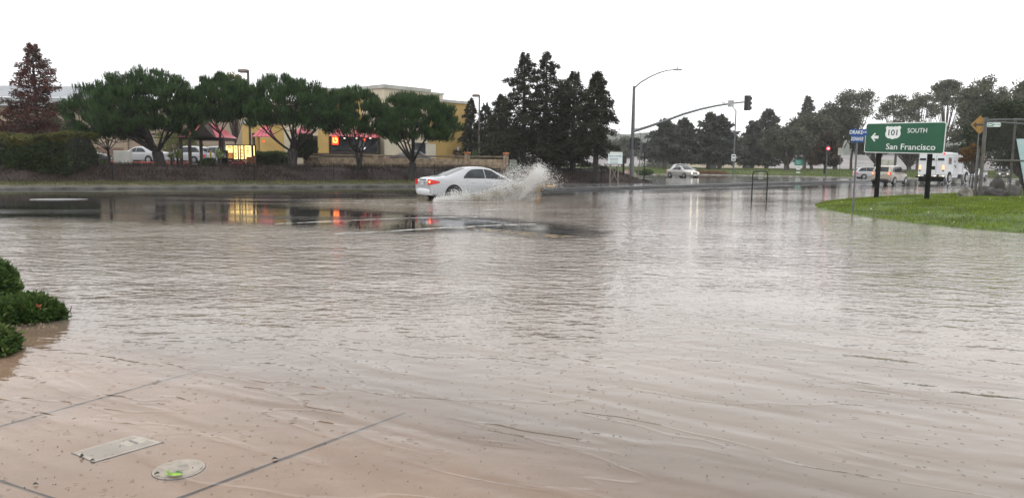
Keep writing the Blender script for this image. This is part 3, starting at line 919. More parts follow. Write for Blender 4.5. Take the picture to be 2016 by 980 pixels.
# trees and shrubs of the car park, left
broad('broadleaf_tree', 464, 60, 138, 250, 34, 'light yellow green tree behind the pines next to the left lamp post', 86, F_yel, 1.2, nC=55, per=150, lw=.10, ll=.17, cr=.14, trunk_r=.09)
broad('broadleaf_tree', 604, 58, 255, 330, 26, 'dark bushy tree behind the V shaped pine', 87, F_dark, 1.2, nC=50, per=200, lw=.09, ll=.16, cr=.16, trunk_r=.07)
broad('broadleaf_tree', 352, 82, 255, 325, 60, 'yellow green trees seen under the widest pine', 88, F_yel, 1.2, nC=60, per=120, lw=.12, ll=.2, cr=.13, trunk_r=.08)
broad('broadleaf_tree', 120, 66, 225, 330, 60, 'loose green brown tree behind the left hedge', 89, foliage('mixed_leaves', (0.07, 0.075, 0.03), (0.035, 0.03, 0.018), 1), 1.1, nC=80, per=170, lw=.10, ll=.2, cr=.13, trunk_r=.1)
broad('shrub', 30, 60, 245, 320, 50, 'dark shrubs behind the left end of the hedge', 90, F_dark, 1.0, nC=60, per=160, lw=.12, ll=.2, cr=.14, trunk_r=.06, cat='shrub')
for (px, Y, t_, hw, lb, sd) in ((196, 53, 318, 22, 'low grey green shrub behind the iron fence', 91), (408, 50.5, 312, 18, 'dark weedy bush under the red roofed canopy', 92),
                                (1270, 92, 336, 16, 'low olive bush at the tip of the far grass', 93), (960, 70, 296, 40, 'low shrub behind the stone wall at its right end', 94), (1300, 170, 318, 50, 'dry brown brush left of the far conifers', 95)):
    px_ = W(px, 330, Y).x
    zz = height_at(px_, Y) if px < 1000 else 0.0
    broad('shrub', px, Y, t_, 345 if Y > 80 else 335, hw, lb, sd, F_mid if sd != 95 else F_farb, zz, nC=24, per=120, lw=.07 * max(1, Y / 60), ll=.14 * max(1, Y / 60), cr=.2, trunk_r=.03, cat='shrub', limbs=False)

# yuccas with strap leaves
def yucca(px, Y, py, r, label, seed):
    rg = np.random.default_rng(seed); p = W(px, py, Y); z0 = height_at(p.x, Y)
    root = thing('yucca_plant', label, 'plant', (p.x, Y, z0), group='strap leaved plants on the bank')
    b = MB()
    for i in range(60):
        a = rg.uniform(0, 6.28); e = rg.uniform(.3, 1.4); L_ = r * rg.uniform(.7, 1.1)
        d = np.array([math.cos(a) * math.cos(e), math.sin(a) * math.cos(e), math.sin(e)])
        s = np.array([-math.sin(a), math.cos(a), 0]) * .03
        p1 = d * L_ * .6; p2 = d * L_ + [0, 0, -.25 * L_ * math.cos(e)]
        h = np.array([0, 0, .45])
        b.grid([[tuple(h - s), tuple(h + s)], [tuple(h + p1 - s * 1.3), tuple(h + p1 + s * 1.3)], [tuple(h + p2 - s * .1), tuple(h + p2 + s * .1)]])
    b.build('leaf_rosette', mat('strap_leaves', (0.26, 0.33, 0.12), .45, .3, 6), root)
    t = MB(); t.tube([(0, 0, -.1), (0, 0, .5)], [.09, .07], 7); t.build('stem', M_bark, root)
yucca(350, 51, 325, .95, 'pale green yucca right of the thick pine trunk', 1)
yucca(432, 50, 318, .9, 'yellowish yucca beside the black speaker box', 2)
yucca(338, 50.4, 330, .6, 'smaller yucca close to the thick pine trunk', 3)

# clipped hedges: a shell of leaves round a solid dark core
def hedge(label, x0, x1, y0, y1, z0, h0, h1, F, F2, n, lf=.10, seed=5, round_=.35, name='hedge'):
    rg = np.random.default_rng(seed)
    root = thing(name, label, 'hedge', ((x0 + x1) / 2, (y0 + y1) / 2, z0))
    w, d_ = (x1 - x0) / 2, (y1 - y0) / 2
    def hh(x): return h0 + (h1 - h0) * (x + w) / (2 * w) + .10 * math.sin(x * 1.7) + .06 * math.sin(x * 4.1)
    q = rg.uniform(0, 1, n); pos = np.zeros((n, 3)); nr = np.zeros((n, 3))
    top = q < .42; fr = (q >= .42) & (q < .88); en = q >= .88
    pos[:, 0] = rg.uniform(-w, w, n); pos[:, 1] = rg.uniform(-d_, d_, n)
    H_ = np.array([hh(x) for x in pos[:, 0]])
    pos[:, 2] = rg.uniform(0.0, 1, n) * H_
    pos[top, 2] = H_[top]; nr[top] = (0, 0, 1)
    pos[fr, 1] = -d_; nr[fr] = (0, -1, 0)
    sgn = rg.choice([-1, 1], n); pos[en, 0] = w * sgn[en]; nr[en, 0] = sgn[en]
    ed = np.clip((pos[:, 2] / H_ - (1 - round_)) / round_, 0, 1)
    pos[fr, 1] += (ed[fr] ** 2) * d_ * .35; pos[en, 0] -= sgn[en] * (ed[en] ** 2) * .35
    pos += rg.normal(size=(n, 3)) * .07
    bumpy = np.sin(pos[:, 0] * 3.1) * np.sin(pos[:, 2] * 3.7 + pos[:, 0]) * .08
    pos += nr * bumpy[:, None]
    tp = (pos[:, 2] > H_ * .86)
    dd = nr + rg.normal(size=(n, 3)) * .6 + [0, 0, .3]
    V = leaves(pos, dd, rg.uniform(lf * .6, lf * 1.3, n), lf * .55, 4, rg)
    np_mesh('foliage', V[~tp], F, root); np_mesh('top_growth', V[tp], F2, root)
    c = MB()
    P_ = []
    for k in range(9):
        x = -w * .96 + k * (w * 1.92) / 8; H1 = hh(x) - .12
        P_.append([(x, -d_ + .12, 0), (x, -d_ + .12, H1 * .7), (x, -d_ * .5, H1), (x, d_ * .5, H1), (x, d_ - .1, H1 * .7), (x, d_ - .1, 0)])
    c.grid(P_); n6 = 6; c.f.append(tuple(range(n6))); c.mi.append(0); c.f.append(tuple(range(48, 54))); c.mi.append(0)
    c.build('dark_core', mat('hedge_inner_dark', (0.012, 0.014, 0.008), .9, .3, 5), root)  # solid hull; the dark inside the hedge is put into its colour
    return root
a = W(-60, 340, 46); b_ = W(72, 340, 46)
hedge('clipped dark hedge running off the left edge, its top olive', a.x, b_.x, 43.0, 46.4, .2, W(0, 267, 44).z - .2, W(70, 272, 44).z - .2, F_hedge, F_hedge2, 15000, .13, 5)
a = W(40, 340, 43.5); b_ = W(158, 340, 43.5)
hedge('clipped dark hedge with a yellowish top left of the iron fence', a.x, b_.x, 42.3, 45.6, .2, W(50, 276, 43).z - .2, W(155, 268, 43).z - .2, F_hedge, F_hedge2, 17000, .13, 6)
a = W(506, 330, 57); b_ = W(566, 330, 57)
hedge('small clipped green hedge right of the lit menu board', a.x, b_.x, 56, 57.5, 1.15, W(510, 299, 56).z - 1.15, W(560, 305, 56).z - 1.15, F_hedge, F_mid, 6000, .09, 7)

# debris and litter on the mulch
n = 4500
lx = rng.uniform(-32, BX1, n); ly = rng.uniform(40, 58, n); lz = berm_h(lx, ly)
k = lz > .15; lx, ly, lz = lx[k], ly[k], lz[k]
d = rng.normal(size=(len(lx), 3)); d[:, 2] = abs(d[:, 2]) * .5
np_mesh('bank_litter', leaves(np.stack([lx, ly, lz + .03], 1), d, rng.uniform(.06, .28, len(lx)), .04, 4), foliage('dry_litter', (0.11, 0.065, 0.045), (0.03, 0.02, 0.015), 2), kind='stuff', label='dry twigs and dead leaves strewn over the mulch bank', cat='litter')
n = 9000
lx = rng.uniform(-34, G(900, 366).x, n); ly = np.array([Yk(x) for x in lx]) + rng.uniform(.1, 2.6, n); lz = berm_h(lx, ly) * 0 + .16 + (ly - np.array([Yk(x) for x in lx])) * .05
d = rng.normal(size=(n, 3)) * .5; d[:, 2] = 1
np_mesh('verge_weeds', leaves(np.stack([lx, ly, lz], 1), d, rng.uniform(.05, .18, n), .035, 3), foliage('verge_weed', (0.15, 0.15, 0.05), (0.06, 0.07, 0.025), 1), kind='stuff', label='thin weeds on the gravel verge behind the kerb', cat='weeds')
# dense dark dry brush over the face of the bank
n = 30000
lx = rng.uniform(-34, BX1 - .5, n); yk_ = np.interp(lx, [p.x for p in KP], [p.y for p in KP]); ly = yk_ + 1.7 + 6.2 * rng.uniform(0, 1, n) ** 1.1
pat = np.sin(lx * 1.1 + np.sin(ly * 1.3) * 2) * np.sin(ly * 1.9 + lx * .6)
k = (pat + rng.normal(size=n) * .45 > -.15)
lx, ly = lx[k], ly[k]; lz = berm_h(lx, ly)
d = rng.normal(size=(len(lx), 3)) * .55; d[:, 2] = 1
np_mesh('bank_brush', leaves(np.stack([lx, ly, lz - .03], 1), d, rng.uniform(.15, .5, len(lx)) * (1 - .4 * (lx > 0)), .035, 3), foliage('dark_dry_brush', (0.050, 0.030, 0.022), (0.012, 0.011, 0.008), .9), kind='stuff', label='dark dry brush covering the mulch bank behind the kerb', cat='brush')
# brown brush on the far verge
n = 5000
lx = rng.uniform(W(1432, 340, 100).x, W(1490, 340, 100).x, n); ly = FV(lx) + rng.uniform(.3, 6, n); lz = far_z(lx, ly)
d = rng.normal(size=(n, 3)) * .5; d[:, 2] = 1
np_mesh('dry_brush', leaves(np.stack([lx, ly, lz], 1), d, rng.uniform(.3, .75, n), .10, 3), foliage('rusty_brush', (0.20, 0.10, 0.06), (0.10, 0.06, 0.035), .4), kind='stuff', label='dry rusty brush on the far verge below the thin street light', cat='brush')

# ---- foreground shrubs standing in the water
def near_shrub(label, c, rx, ry, h, n, seed, red=0.0):
    rg = np.random.default_rng(seed)
    root = thing('low_shrub', label, 'shrub', (c[0], c[1], -.02), group='low shrubs in the water at the left edge')
    th = rg.uniform(0, 6.283, n); r = np.sqrt(rg.uniform(0, 1, n))
    lump = 1 + .12 * np.sin(th * 3 + seed) + .08 * np.sin(th * 7)
    x = np.cos(th) * r * rx * lump; y = np.sin(th) * r * ry * lump
    zt_ = h * np.sqrt(np.clip(1 - (r * .96) ** 2.4, 0.02, 1)) * (1 + .12 * np.sin(x * 9 + seed) * np.sin(y * 8))
    z = zt_ * rg.uniform(.55, 1.0, n) ** .5
    low = rg.uniform(0, 1, n) < .3; z[low] = zt_[low] * rg.uniform(.1, .8, low.sum())
    cs = np.stack([x, y, z], 1)
    nl = 5
    base = np.repeat(cs, nl, 0)
    out = unit(cs * np.array([1 / rx, 1 / ry, 1.2 / h])); out = np.repeat(out, nl, 0)
    dd = out + rg.normal(size=base.shape) * .75
    V = leaves(base, dd, rg.uniform(.05, .095, len(base)), .036, 4, rg)
    np_mesh('foliage', V, foliage('shrub_leaves', (0.085, 0.15, 0.03), (0.02, 0.045, 0.014), 14, .3), root)
    t = MB()
    for k_ in range(26):
        a = rg.uniform(0, 6.28); q = rg.uniform(.2, .85)
        t.tube([(0.15 * rx * math.cos(a), .15 * ry * math.sin(a), -.02), (q * .6 * rx * math.cos(a), q * .6 * ry * math.sin(a), h * .4), (q * rx * math.cos(a), q * ry * math.sin(a), h * .8 * math.sqrt(1 - q * q))], [.008, .006, .003], 5)
    t.build('stem', M_bark, root)
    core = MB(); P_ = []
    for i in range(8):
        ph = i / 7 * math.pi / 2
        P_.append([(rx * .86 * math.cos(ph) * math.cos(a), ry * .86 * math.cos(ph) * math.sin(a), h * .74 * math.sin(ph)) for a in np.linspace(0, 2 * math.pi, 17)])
    core.grid(P_); core.build('inner_dark_dome', mat('inner_shrub', (0.014, 0.018, 0.008), .9, .3, 30), root, smooth=True)  # closed dome under the leaves, coloured near-black for the dark inside
    # stray shoots with single leaves
    m_ = 60
    k_ = rg.choice(len(cs), m_, replace=False); o3 = unit(cs[k_] * np.array([1 / rx, 1 / ry, 1.5 / h]) + rg.normal(size=(m_, 3)) * .4)
    tips = cs[k_] + o3 * rg.uniform(.03, .09, (m_, 1))
    np_mesh('shoot_leaves', leaves(np.repeat(tips, 3, 0), np.repeat(o3, 3, 0) + rg.normal(size=(m_ * 3, 3)) * .8, .05, .02, 4, rg), foliage('young_leaves', (0.13, 0.17, 0.04), (0.06, 0.08, 0.02), 14), root)
    if red:
        k_ = rg.choice(len(cs), int(red), replace=False)
        np_mesh('red_leaves', leaves(np.repeat(cs[k_] + [0, 0, .03], 4, 0), rg.normal(size=(len(k_) * 4, 3)) + [0, 0, .6], .05, .028, 4, rg), mat('red_leaf', (0.42, 0.09, 0.035), .45, .2, 20), root)
    return root
p = G(38, 636); near_shrub('wide low green shrub with a few red leaves at the left edge', (p.x - .06, p.y + .16), .315, .25, .235, 1200, 1, red=9)
p = G(-14, 592); near_shrub('taller dark rounded shrub at the left edge, farthest of the three', (p.x - .06, p.y + .1), .20, .34, .40, 900, 2)
p = G(-10, 695); near_shrub('small green shrub at the left edge, nearest of the three', (p.x - .04, p.y + .08), .125, .17, .165, 420, 3)
# twig poking out of the water
p = G(139, 613); b = MB()
b.tube([(p.x - .01, p.y, -.02), (p.x + .012, p.y, .055)], [.005, .004], 5); b.tube([(p.x - .008, p.y, .0), (p.x - .03, p.y, .028)], [.004, .002], 5)
b.build('twig', M_bark, label='small dark forked twig poking out of the water beside the shrubs', cat='twig')
# ================================================================== BUILDINGS AND CAR PARK FURNITURE
M_yelw = mat('ochre_stucco', (0.46, 0.31, 0.10), .75, .07, .6, bump=.004, bscale=14)
M_cream = mat('cream_stucco', (0.55, 0.49, 0.36), .75, .06, .6, bump=.004, bscale=14)
M_tan = mat('tan_stucco', (0.27, 0.21, 0.15), .75, .08, .3)
M_brown = mat('brown_band', (0.15, 0.09, 0.06), .7, .12, .5)
M_cap = mat('grey_parapet_cap', (0.42, 0.42, 0.38), .5, .1, 1)
M_glass = mat('dark_window_glass', (0.03, 0.035, 0.04), .08, .2, .8)
M_red = mat('red_awning_metal', (0.50, 0.07, 0.10), .28, .12, .5)
M_dkw = mat('dark_brown_timber', (0.035, 0.022, 0.018), .5, .2, 2)
M_blk = mat('black_metal', (0.009, 0.009, 0.010), .6, .2, 4, spec=.25)
M_gal = mat('galvanised_steel', (0.115, 0.125, 0.13), .4, .15, 6, metallic=.2)
M_dkp = mat('dark_pole_paint', (0.09, 0.085, 0.075), .45, .2, 3)
M_white = mat('white_plastic', (0.75, 0.75, 0.73), .4, .08, 2)
M_lit = mat('lit_menu_panel', (0.9, 0.7, 0.35), .4, .1, 3, emit=(1.0, 0.70, 0.26), estr=1.5)
M_stone = mat('buff_stone_wall', (0.34, 0.26, 0.17), .7, c2=(0.16, 0.12, 0.08), scale=4, bump=.02, bscale=9)
M_terr = mat('terracotta_cap', (0.38, 0.13, 0.05), .6, .2, 4)

# ---- big store, far left
Ys = 92
xL, xR, xT = W(-260, 300, Ys).x, W(690, 300, Ys).x, W(146, 200, Ys).x
zt, ze, zr = W(300, 250, Ys).z, W(60, 192, Ys).z, W(60, 160, Ys).z
store = thing('store_building', 'long tan store with a grey ribbed metal roof behind the rusty conifer', 'building', ((xL + xR) / 2, Ys + 15, 1.2))
ox, oy, oz = (xL + xR) / 2, Ys + 15, 1.2
b = MB(); b.box((0, 0, (ze - oz) / 2 - .1), (xR - xL, 30, ze - oz + .2 - .2)); 
b.build('wall', M_tan, store)
b = MB(); b.box((0, -15.06, .75), (xR - xL, .12, 1.9)); b.build('base_band', M_brown, store)
b = MB(); b.box(((xL + xT) / 2 - ox, -15.3, ze - oz - .55), (xT - xL, .6, 1.0)); b.build('eave_fascia', mat('grey_fascia', (0.33, 0.36, 0.36), .5, .1, .5), store)
b = MB(); b.quad((xL - ox, -15.5, ze - oz), (xT - ox, -15.5, ze - oz), (xT - ox - 1.0, -9, zr - oz), (xL - ox, -9, zr - oz))
b.quad((xT - ox, -15.5, ze - oz), (xT - ox, 0, ze - oz), (xT - ox - 1.0, 0, zr - oz), (xT - ox - 1.0, -9, zr - oz))
rf = b.build('roof', mat('grey_metal_roof', (0.24, 0.26, 0.29), .3, .1, .3, metallic=.3), store)
b = MB()
for k in range(int((xT - xL) / .9)):
    x = xL - ox + k * .9
    b.add([(x - .05, -15.5, ze - oz + .06), (x + .05, -15.5, ze - oz + .06), (x + .05, -9, zr - oz + .06), (x - .05, -9, zr - oz + .06)], [(0, 1, 2, 3)])
b.build('standing_seams', mat('dark_seam', (0.09, 0.10, 0.11), .4, .1, .5), rf)
for px in (40, 250, 560):
    b = MB(); b.box((W(px, 300, Ys).x - ox, -15.16, 2.2), (.5, .2, 4.6)); b.build('pilaster', M_tan, store)

# ---- restaurant: tower and yellow block turned 47 degrees, low wing facing the road
C0 = W(757, 300, 73); e1 = Vector((.68, .733, 0)); e2 = Vector((-.733, .68, 0))
zA = W(757, 167, 73).z; ztw = zA; yl = W(845, 194, 77.2).z
rest = thing('restaurant_building', 'yellow stucco restaurant with cream tower and red awnings behind the pines', 'building', (C0.x, C0.y, 1.2))
def P(a, c): v = e1 * a + e2 * c; return (v.x, v.y)
def blk(a0, a1, c0, c1, h): 
    b = MB(); b.prism([P(a0, c0), P(a1, c0), P(a1, c1), P(a0, c1)], 0, h - 1.2); return b
blk(0, 5.8, 0, 7.5, ztw).build('tower_wall', M_cream, rest)
b = MB(); b.prism([P(-.12, -.12), P(5.92, -.12), P(5.92, 7.6), P(-.12, 7.6)], ztw - 1.2 - .32, ztw - 1.2 + .03); b.build('parapet_cap', M_cap, rest)
blk(5.8, 11.3, .06, 8, yl).build('wall', M_yelw, rest)
b = MB(); b.prism([P(5.93, -.08), P(11.42, -.08), P(11.42, 8.1), P(5.93, 8.1)], yl - 1.2 - .25, yl - 1.2 + .03); b.build('parapet_cap', M_cap, rest)
blk(6.3, 9.6, 2.2, 7.5, yl + .75).build('roof_box', M_cream, rest)
b = MB(); b.prism([P(6.2, 2.1), P(9.7, 2.1), P(9.7, 7.6), P(6.2, 7.6)], yl - 1.2 + .75, yl - 1.2 + .93); b.build('parapet_cap', M_cap, rest)
# openings of the tower and the yellow wall
b = MB(); b.prism([P(3.7, -.05), P(5.2, -.05), P(5.2, .02), P(3.7, .02)], .05, 2.3); b.build('window', M_glass, rest)
b = MB(); b.prism([P(5.3, -.06), P(6.6, -.06), P(6.6, .03), P(5.3, .03)], .0, 2.2); b.build('door', mat('pale_door', (0.55, 0.52, 0.42), .5, .05, 1), rest)
b = MB(); b.box((*P(11.0, -.12), 4.2), (.22, .22, .42), bev=.04); b.build('wall_lamp', M_blk, rest)
# left main block and low wing (they face the road)
def wing(px0, px1, Y, top_py, name, m_, dep=8):
    x0, x1 = W(px0, 300, Y).x - C0.x, W(px1, 300, Y).x - C0.x; h = W((px0 + px1) / 2, top_py, Y).z - 1.2
    b = MB(); b.box(((x0 + x1) / 2, Y - C0.y + dep / 2, h / 2), (x1 - x0, dep, h)); o = b.build(name, m_, rest)
    b = MB(); b.box(((x0 + x1) / 2, Y - C0.y + dep / 2 - .05, h + .02), (x1 - x0 + .25, dep + .2, .28)); b.build('parapet_cap', M_cap, rest)
    return o
wing(640, 752, 75.5, 178, 'wall', M_yelw, 4)
wing(560, 700, 74, 240, 'wing_wall', M_cream, 6)
wing(478, 562, 76, 242, 'wing_wall', M_yelw, 6)
def flat(px0, px1, py0, py1, Y, name, m_, t=.06, parent=None):
    a_ = W(px0, py0, Y); c_ = W(px1, py1, Y); b = MB()
    b.box(((a_.x + c_.x) / 2 - C0.x, Y - C0.y, (a_.z + c_.z) / 2 - 1.2), (abs(c_.x - a_.x), t, abs(a_.z - c_.z)), bev=.01)
    return b.build(name, m_, parent or rest)
flat(597, 745, 268, 303, 72.5, 'dining_wall', M_dkw, 2.4)
flat(605, 623, 270, 301, 71.2, 'window', M_glass)
flat(608, 612, 272, 298, 71.14, 'door_frame', mat('pale_grey_frame', (0.5, 0.56, 0.52), .4, .05, 1))
flat(626, 648, 256, 302, 71.1, 'yellow_column', M_yelw, .3)
flat(652, 684, 270, 296, 71.2, 'window', M_glass)
flat(687, 712, 270, 296, 71.2, 'window', M_glass)
flat(714, 742, 270, 298, 71.2, 'window', M_glass)
sg = flat(653.5, 666, 268, 285, 71.0, 'window_sign', mat('red_neon_panel', (0.6, 0.03, 0.01), .4, .2, 2, emit=(1.0, 0.055, 0.015), estr=2.2))
for i, (x0, x1, y0, y1) in enumerate(((655, 658, 271, 280), (660, 662, 270, 276), (656, 664, 279, 281.5), (662.5, 664.5, 272, 279))):
    flat(x0, x1, y0, y1, 70.94, 'neon_stroke', mat('yellow_neon', (0.9, 0.5, 0.1), .4, .1, 2, emit=(1.0, 0.50, 0.10), estr=2.2), .04, sg)
flat(715, 719, 273, 277, 71.0, 'small_lit_sign', MATS['red_neon_panel'])
flat(716, 719.5, 290, 296, 71.0, 'window_poster', mat('lit_white_poster', (0.8, 0.8, 0.8), .4, .05, 1, emit=(.9, .93, 1), estr=.6))
M_pend = mat('lit_pendant', (0.9, 0.85, 0.7), .4, .05, 1, emit=(1, .9, .7), estr=1.2)
for px in (678, 702, 729): flat(px - 2, px + 2, 271.5, 273.5, 71.05, 'pendant_lamp', M_pend)
def awning(px0, px1, py0, py1, Y, inset, dep=1.6):
    a_ = W(px0, py1, Y); c_ = W(px1, py1, Y); t_ = W((px0 + px1) / 2, py0, Y)
    x0, x1, z0, z1 = a_.x - C0.x, c_.x - C0.x, a_.z - 1.2, t_.z - 1.2; y0 = Y - C0.y; y1 = y0 + dep
    b = MB()
    b.add([(x0, y0, z0), (x1, y0, z0), (x1 - inset, y1, z1), (x0 + inset, y1, z1), (x0, y1 + .05, z0), (x1, y1 + .05, z0)],
          [(0, 1, 2, 3), (0, 3, 4), (1, 5, 2), (0, 4, 5, 1)])
    o = b.build('awning', M_red, rest)
    b = MB()
    nn = int((x1 - x0) / .35)
    for k in range(1, nn):
        t = k / nn; xa = x0 + (x1 - x0) * t; xb = x0 + inset + (x1 - x0 - 2 * inset) * t
        b.tube([(xa, y0, z0 + .02), (xb, y1, z1 + .02)], .018, 4)
    b.build('awning_rib', mat('dark_red_rib', (0.28, 0.03, 0.05), .35, .1, 1), o)
awning(496, 531, 247, 269, 70, .5); awning(573, 608, 248, 266, 70.5, .5)
awning(648, 675, 252, 268, 70.6, .35); awning(684, 714, 254, 269, 70.6, .35); awning(716, 748, 256, 271, 70.6, .4)
flat(497, 502, 262, 300, 70.6, 'wing_post', M_dkw, .3); flat(503, 511, 269, 300, 71.6, 'yellow_column', M_yelw, .4); flat(516, 521, 277, 279.5, 71.7, 'small_lit_sign', MATS['red_neon_panel'])

# ---- drive through canopy with red hip roof
Yc = 57; p = W(408, 330, Yc); z0 = height_at(p.x, Yc)
cano = thing('drive_canopy', 'drive through canopy with a red hipped roof on dark posts', 'canopy', (p.x, Yc, z0))
def cz(px, py): v = W(px, py, Yc); return v.x - p.x, v.z - z0
xa, zbm = cz(364, 271); xb, _ = cz(452, 271); _, ztp = cz(408, 243); _, zb2 = cz(408, 275)
b = MB(); b.add([(xa, -1.2, zbm), (xb, -1.2, zbm), (xb, 1.6, zbm), (xa, 1.6, zbm), (xa + 1.1, .2, ztp), (xb - 1.1, .2, ztp)], [(0, 1, 5, 4), (1, 2, 5), (2, 3, 4, 5), (3, 0, 4), (0, 3, 2, 1)])
roof = b.build('roof', M_red, cano)
b = MB()
for t in (0, .33, .66, 1):
    b.tube([(xa + (xb - xa) * t, -1.2, zbm + .03), (xa + 1.1 + (xb - xa - 2.2) * t, .2, ztp + .03)], .04, 4)
b.build('roof_ridge', M_dkw, roof)
b = MB(); gxm = cz(412, 260)[0]; b.add([(gxm - .85, -1.5, zbm), (gxm + 1.0, -1.5, zbm), (gxm + .1, -1.5, zbm + .98), (gxm + .1, .0, zbm + .98), (gxm - .85, .0, zbm), (gxm + 1.0, .0, zbm)], [(0, 1, 2), (0, 2, 3, 4), (1, 5, 3, 2), (0, 4, 5, 1)])
b.build('gable', M_dkw, cano)
b = MB(); b.box(((xa + xb) / 2, .2, (zbm + zb2) / 2 - .02), (xb - xa - .05, 2.6, zbm - zb2 + .1)); b.build('beam', M_dkw, cano)
for px in (368, 385, 407, 428, 448):
    x, _ = cz(px, 300); b = MB(); b.box((x, -1.0 if px != 428 else 1.2, zb2 / 2), (.2, .2, zb2 + .1), bev=.02); b.build('post', M_dkw, cano)

# ---- lit menu board
Ym = 54; p = W(474, 330, Ym); z0 = height_at(p.x, Ym)
mb = thing('menu_board', 'brightly lit yellow drive through menu board with a red base panel', 'menu board', (p.x, Ym, z0))
def mp_(px, py): v = W(px, py, Ym); return v.x - p.x, v.z - z0
def pan(px0, px1, py0, py1, y, name, m_, t=.06, parent=None):
    x0, z1 = mp_(px0, py0); x1, z0_ = mp_(px1, py1)
    b = MB(); b.box(((x0 + x1) / 2, y, (z0_ + z1) / 2), (x1 - x0, t, z1 - z0_), bev=.008); return b.build(name, m_, parent or mb)
pan(443.5, 503, 285, 316, .12, 'cabinet', M_blk, .2)
for (a_, c_, y0, y1) in ((445, 458, 287, 301), (460, 468, 287, 313.5), (470, 472.5, 287, 313.5), (474, 479.5, 287, 313.5), (481.5, 495, 287, 313.5), (499, 501.5, 287, 307)):
    q = pan(a_, c_, y0, y1, 0.0, 'lit_panel', M_lit, .05)
M_food = mat('brown_menu_picture', (0.25, 0.09, 0.02), .5, .3, 10, emit=(.45, .16, .03), estr=.5)
pan(445.5, 458, 302.5, 312, 0, 'picture_panel', mat('orange_menu_picture', (0.5, 0.2, 0.05), .5, .5, 9, emit=(.7, .25, .05), estr=.6), .05)
for (px, py, w) in ((488, 292, 5), (488, 297, 5), (488, 302, 5), (464, 303, 4), (464, 308, 4), (476.5, 296, 4), (476.5, 302, 4), (476.5, 308, 4), (452, 290, 7), (464, 292, 4)):
    x, z = mp_(px, py); b = MB(); b.box((x, -.035, z), (w * K(Ym), .02, 2.0 * K(Ym)), bev=.005); b.build('menu_picture', M_food, mb)
pan(453, 490, 317, 327.5, .1, 'base_panel', mat('red_base_panel', (0.42, 0.03, 0.05), .4, .15, 2), .12)
x, z = mp_(487, 321.5)
b = MB(); b.tube([(x, .02, z), (x, .045, z)], .17, 20); b.build('round_emblem', M_white, mb)
b = MB(); b.tube([(x, .0, z), (x, .018, z)], .10, 16); b.build('emblem_centre', M_dkw, mb)
b = MB(); b.box((mp_(466, 321)[0], .034, mp_(466, 321)[1]), (.7, .008, .07)); b.build('faded_print', mat('faded_white_letters', (0.5, 0.25, 0.27), .5, .3, 9), mb)
for px in (457, 472, 486):
    x, z = mp_(px, 316); b = MB(); b.box((x, .14, z / 2 - .05), (.12, .12, z + .1)); b.build('leg', M_blk, mb)
pan(490, 505.5, 309, 335, -.3, 'brick_pier', mat('orange_brick_pier', (0.27, 0.10, 0.045), .7, .3, 5), .45)

p = W(443.5, 330, 53); z0 = height_at(p.x, 53)
sb = thing('speaker_box', 'black order speaker post left of the lit menu board', 'speaker post', (p.x, 53, z0))
h = W(443, 296, 53).z - z0
b = MB(); b.box((0, 0, h / 2), (.40, .3, h), bev=.03); b.build('cabinet', M_blk, sb)
b = MB(); b.box((0, -.165, h - .42), (.24, .03, .24), bev=.01); b.build('notice', M_white, sb)
b = MB(); b.box((0, -.185, h - .40), (.16, .015, .05)); b.build('notice_print', M_blk, sb)
p = W(416, 340, 52); z0 = height_at(p.x, 52); h = W(416, 296, 52).z - z0
bo = thing('bollard', 'yellow steel bollard under the red roofed canopy', 'bollard', (p.x, 52, z0))
b = MB(); b.tube([(0, 0, -.1), (0, 0, h - .05), (0, 0, h)], [.07, .07, .04], 12); b.build('post', mat('yellow_bollard_paint', (0.62, 0.40, 0.05), .4, .15, 4), bo, smooth=True)

# ---- stone wall with capped pillars behind the bank
Yw = 58.6
pp = [(596, 305), (915, 304), (993, 306)]
wall = thing('stone_wall', 'low buff stone wall with terracotta capped piers below the yellow building', 'wall', (W(800, 310, Yw).x, Yw, 1.0))
ox_ = W(800, 310, Yw).x
zt = W(800, 308, Yw).z - 1.0
x0, x1 = W(598, 310, Yw).x - ox_, W(996, 310, Yw).x - ox_
b = MB(); b.box(((x0 + x1) / 2, 0, (zt - .3) / 2 - .15), (x1 - x0, .3, zt + .3), bev=.02); b.build('wall_panel', M_stone, wall)
b = MB(); b.box(((x0 + x1) / 2, 0, zt + .03), (x1 - x0 + .02, .42, .12), bev=.02); b.build('coping', mat('brown_coping', (0.17, 0.12, 0.08), .6, .2, 2), wall)
for px in (740, 920, 996):
    x = W(px, 310, Yw).x - ox_; hh = zt + (.22 if px > 900 else .1)
    b = MB(); b.box((x, -.02, hh / 2 - .2), (.42, .46, hh + .4), bev=.02); pr = b.build('pier', M_stone, wall)
    if px > 900:
        b = MB(); b.box((x, -.02, hh + .08), (.52, .56, .16), bev=.03); b.build('pier_cap', M_terr, pr)
# open gap frame at the wall's right end: a small grey electrical cabinet
p = W(1010, 330, 58); z0 = height_at(p.x, 58)
ec = thing('utility_cabinet', 'grey green utility cabinet at the right end of the stone wall', 'cabinet', (p.x, 58, z0))
b = MB(); b.box((0, 0, .48), (.55, .4, .95), bev=.02); b.build('cabinet', mat('grey_green_cabinet', (0.20, 0.22, 0.18), .5, .1, 3), ec)
b = MB(); b.box((0, -.215, .5), (.46, .02, .8), bev=.005); b.build('door', mat('cabinet_door', (0.17, 0.19, 0.155), .5, .1, 3), ec)

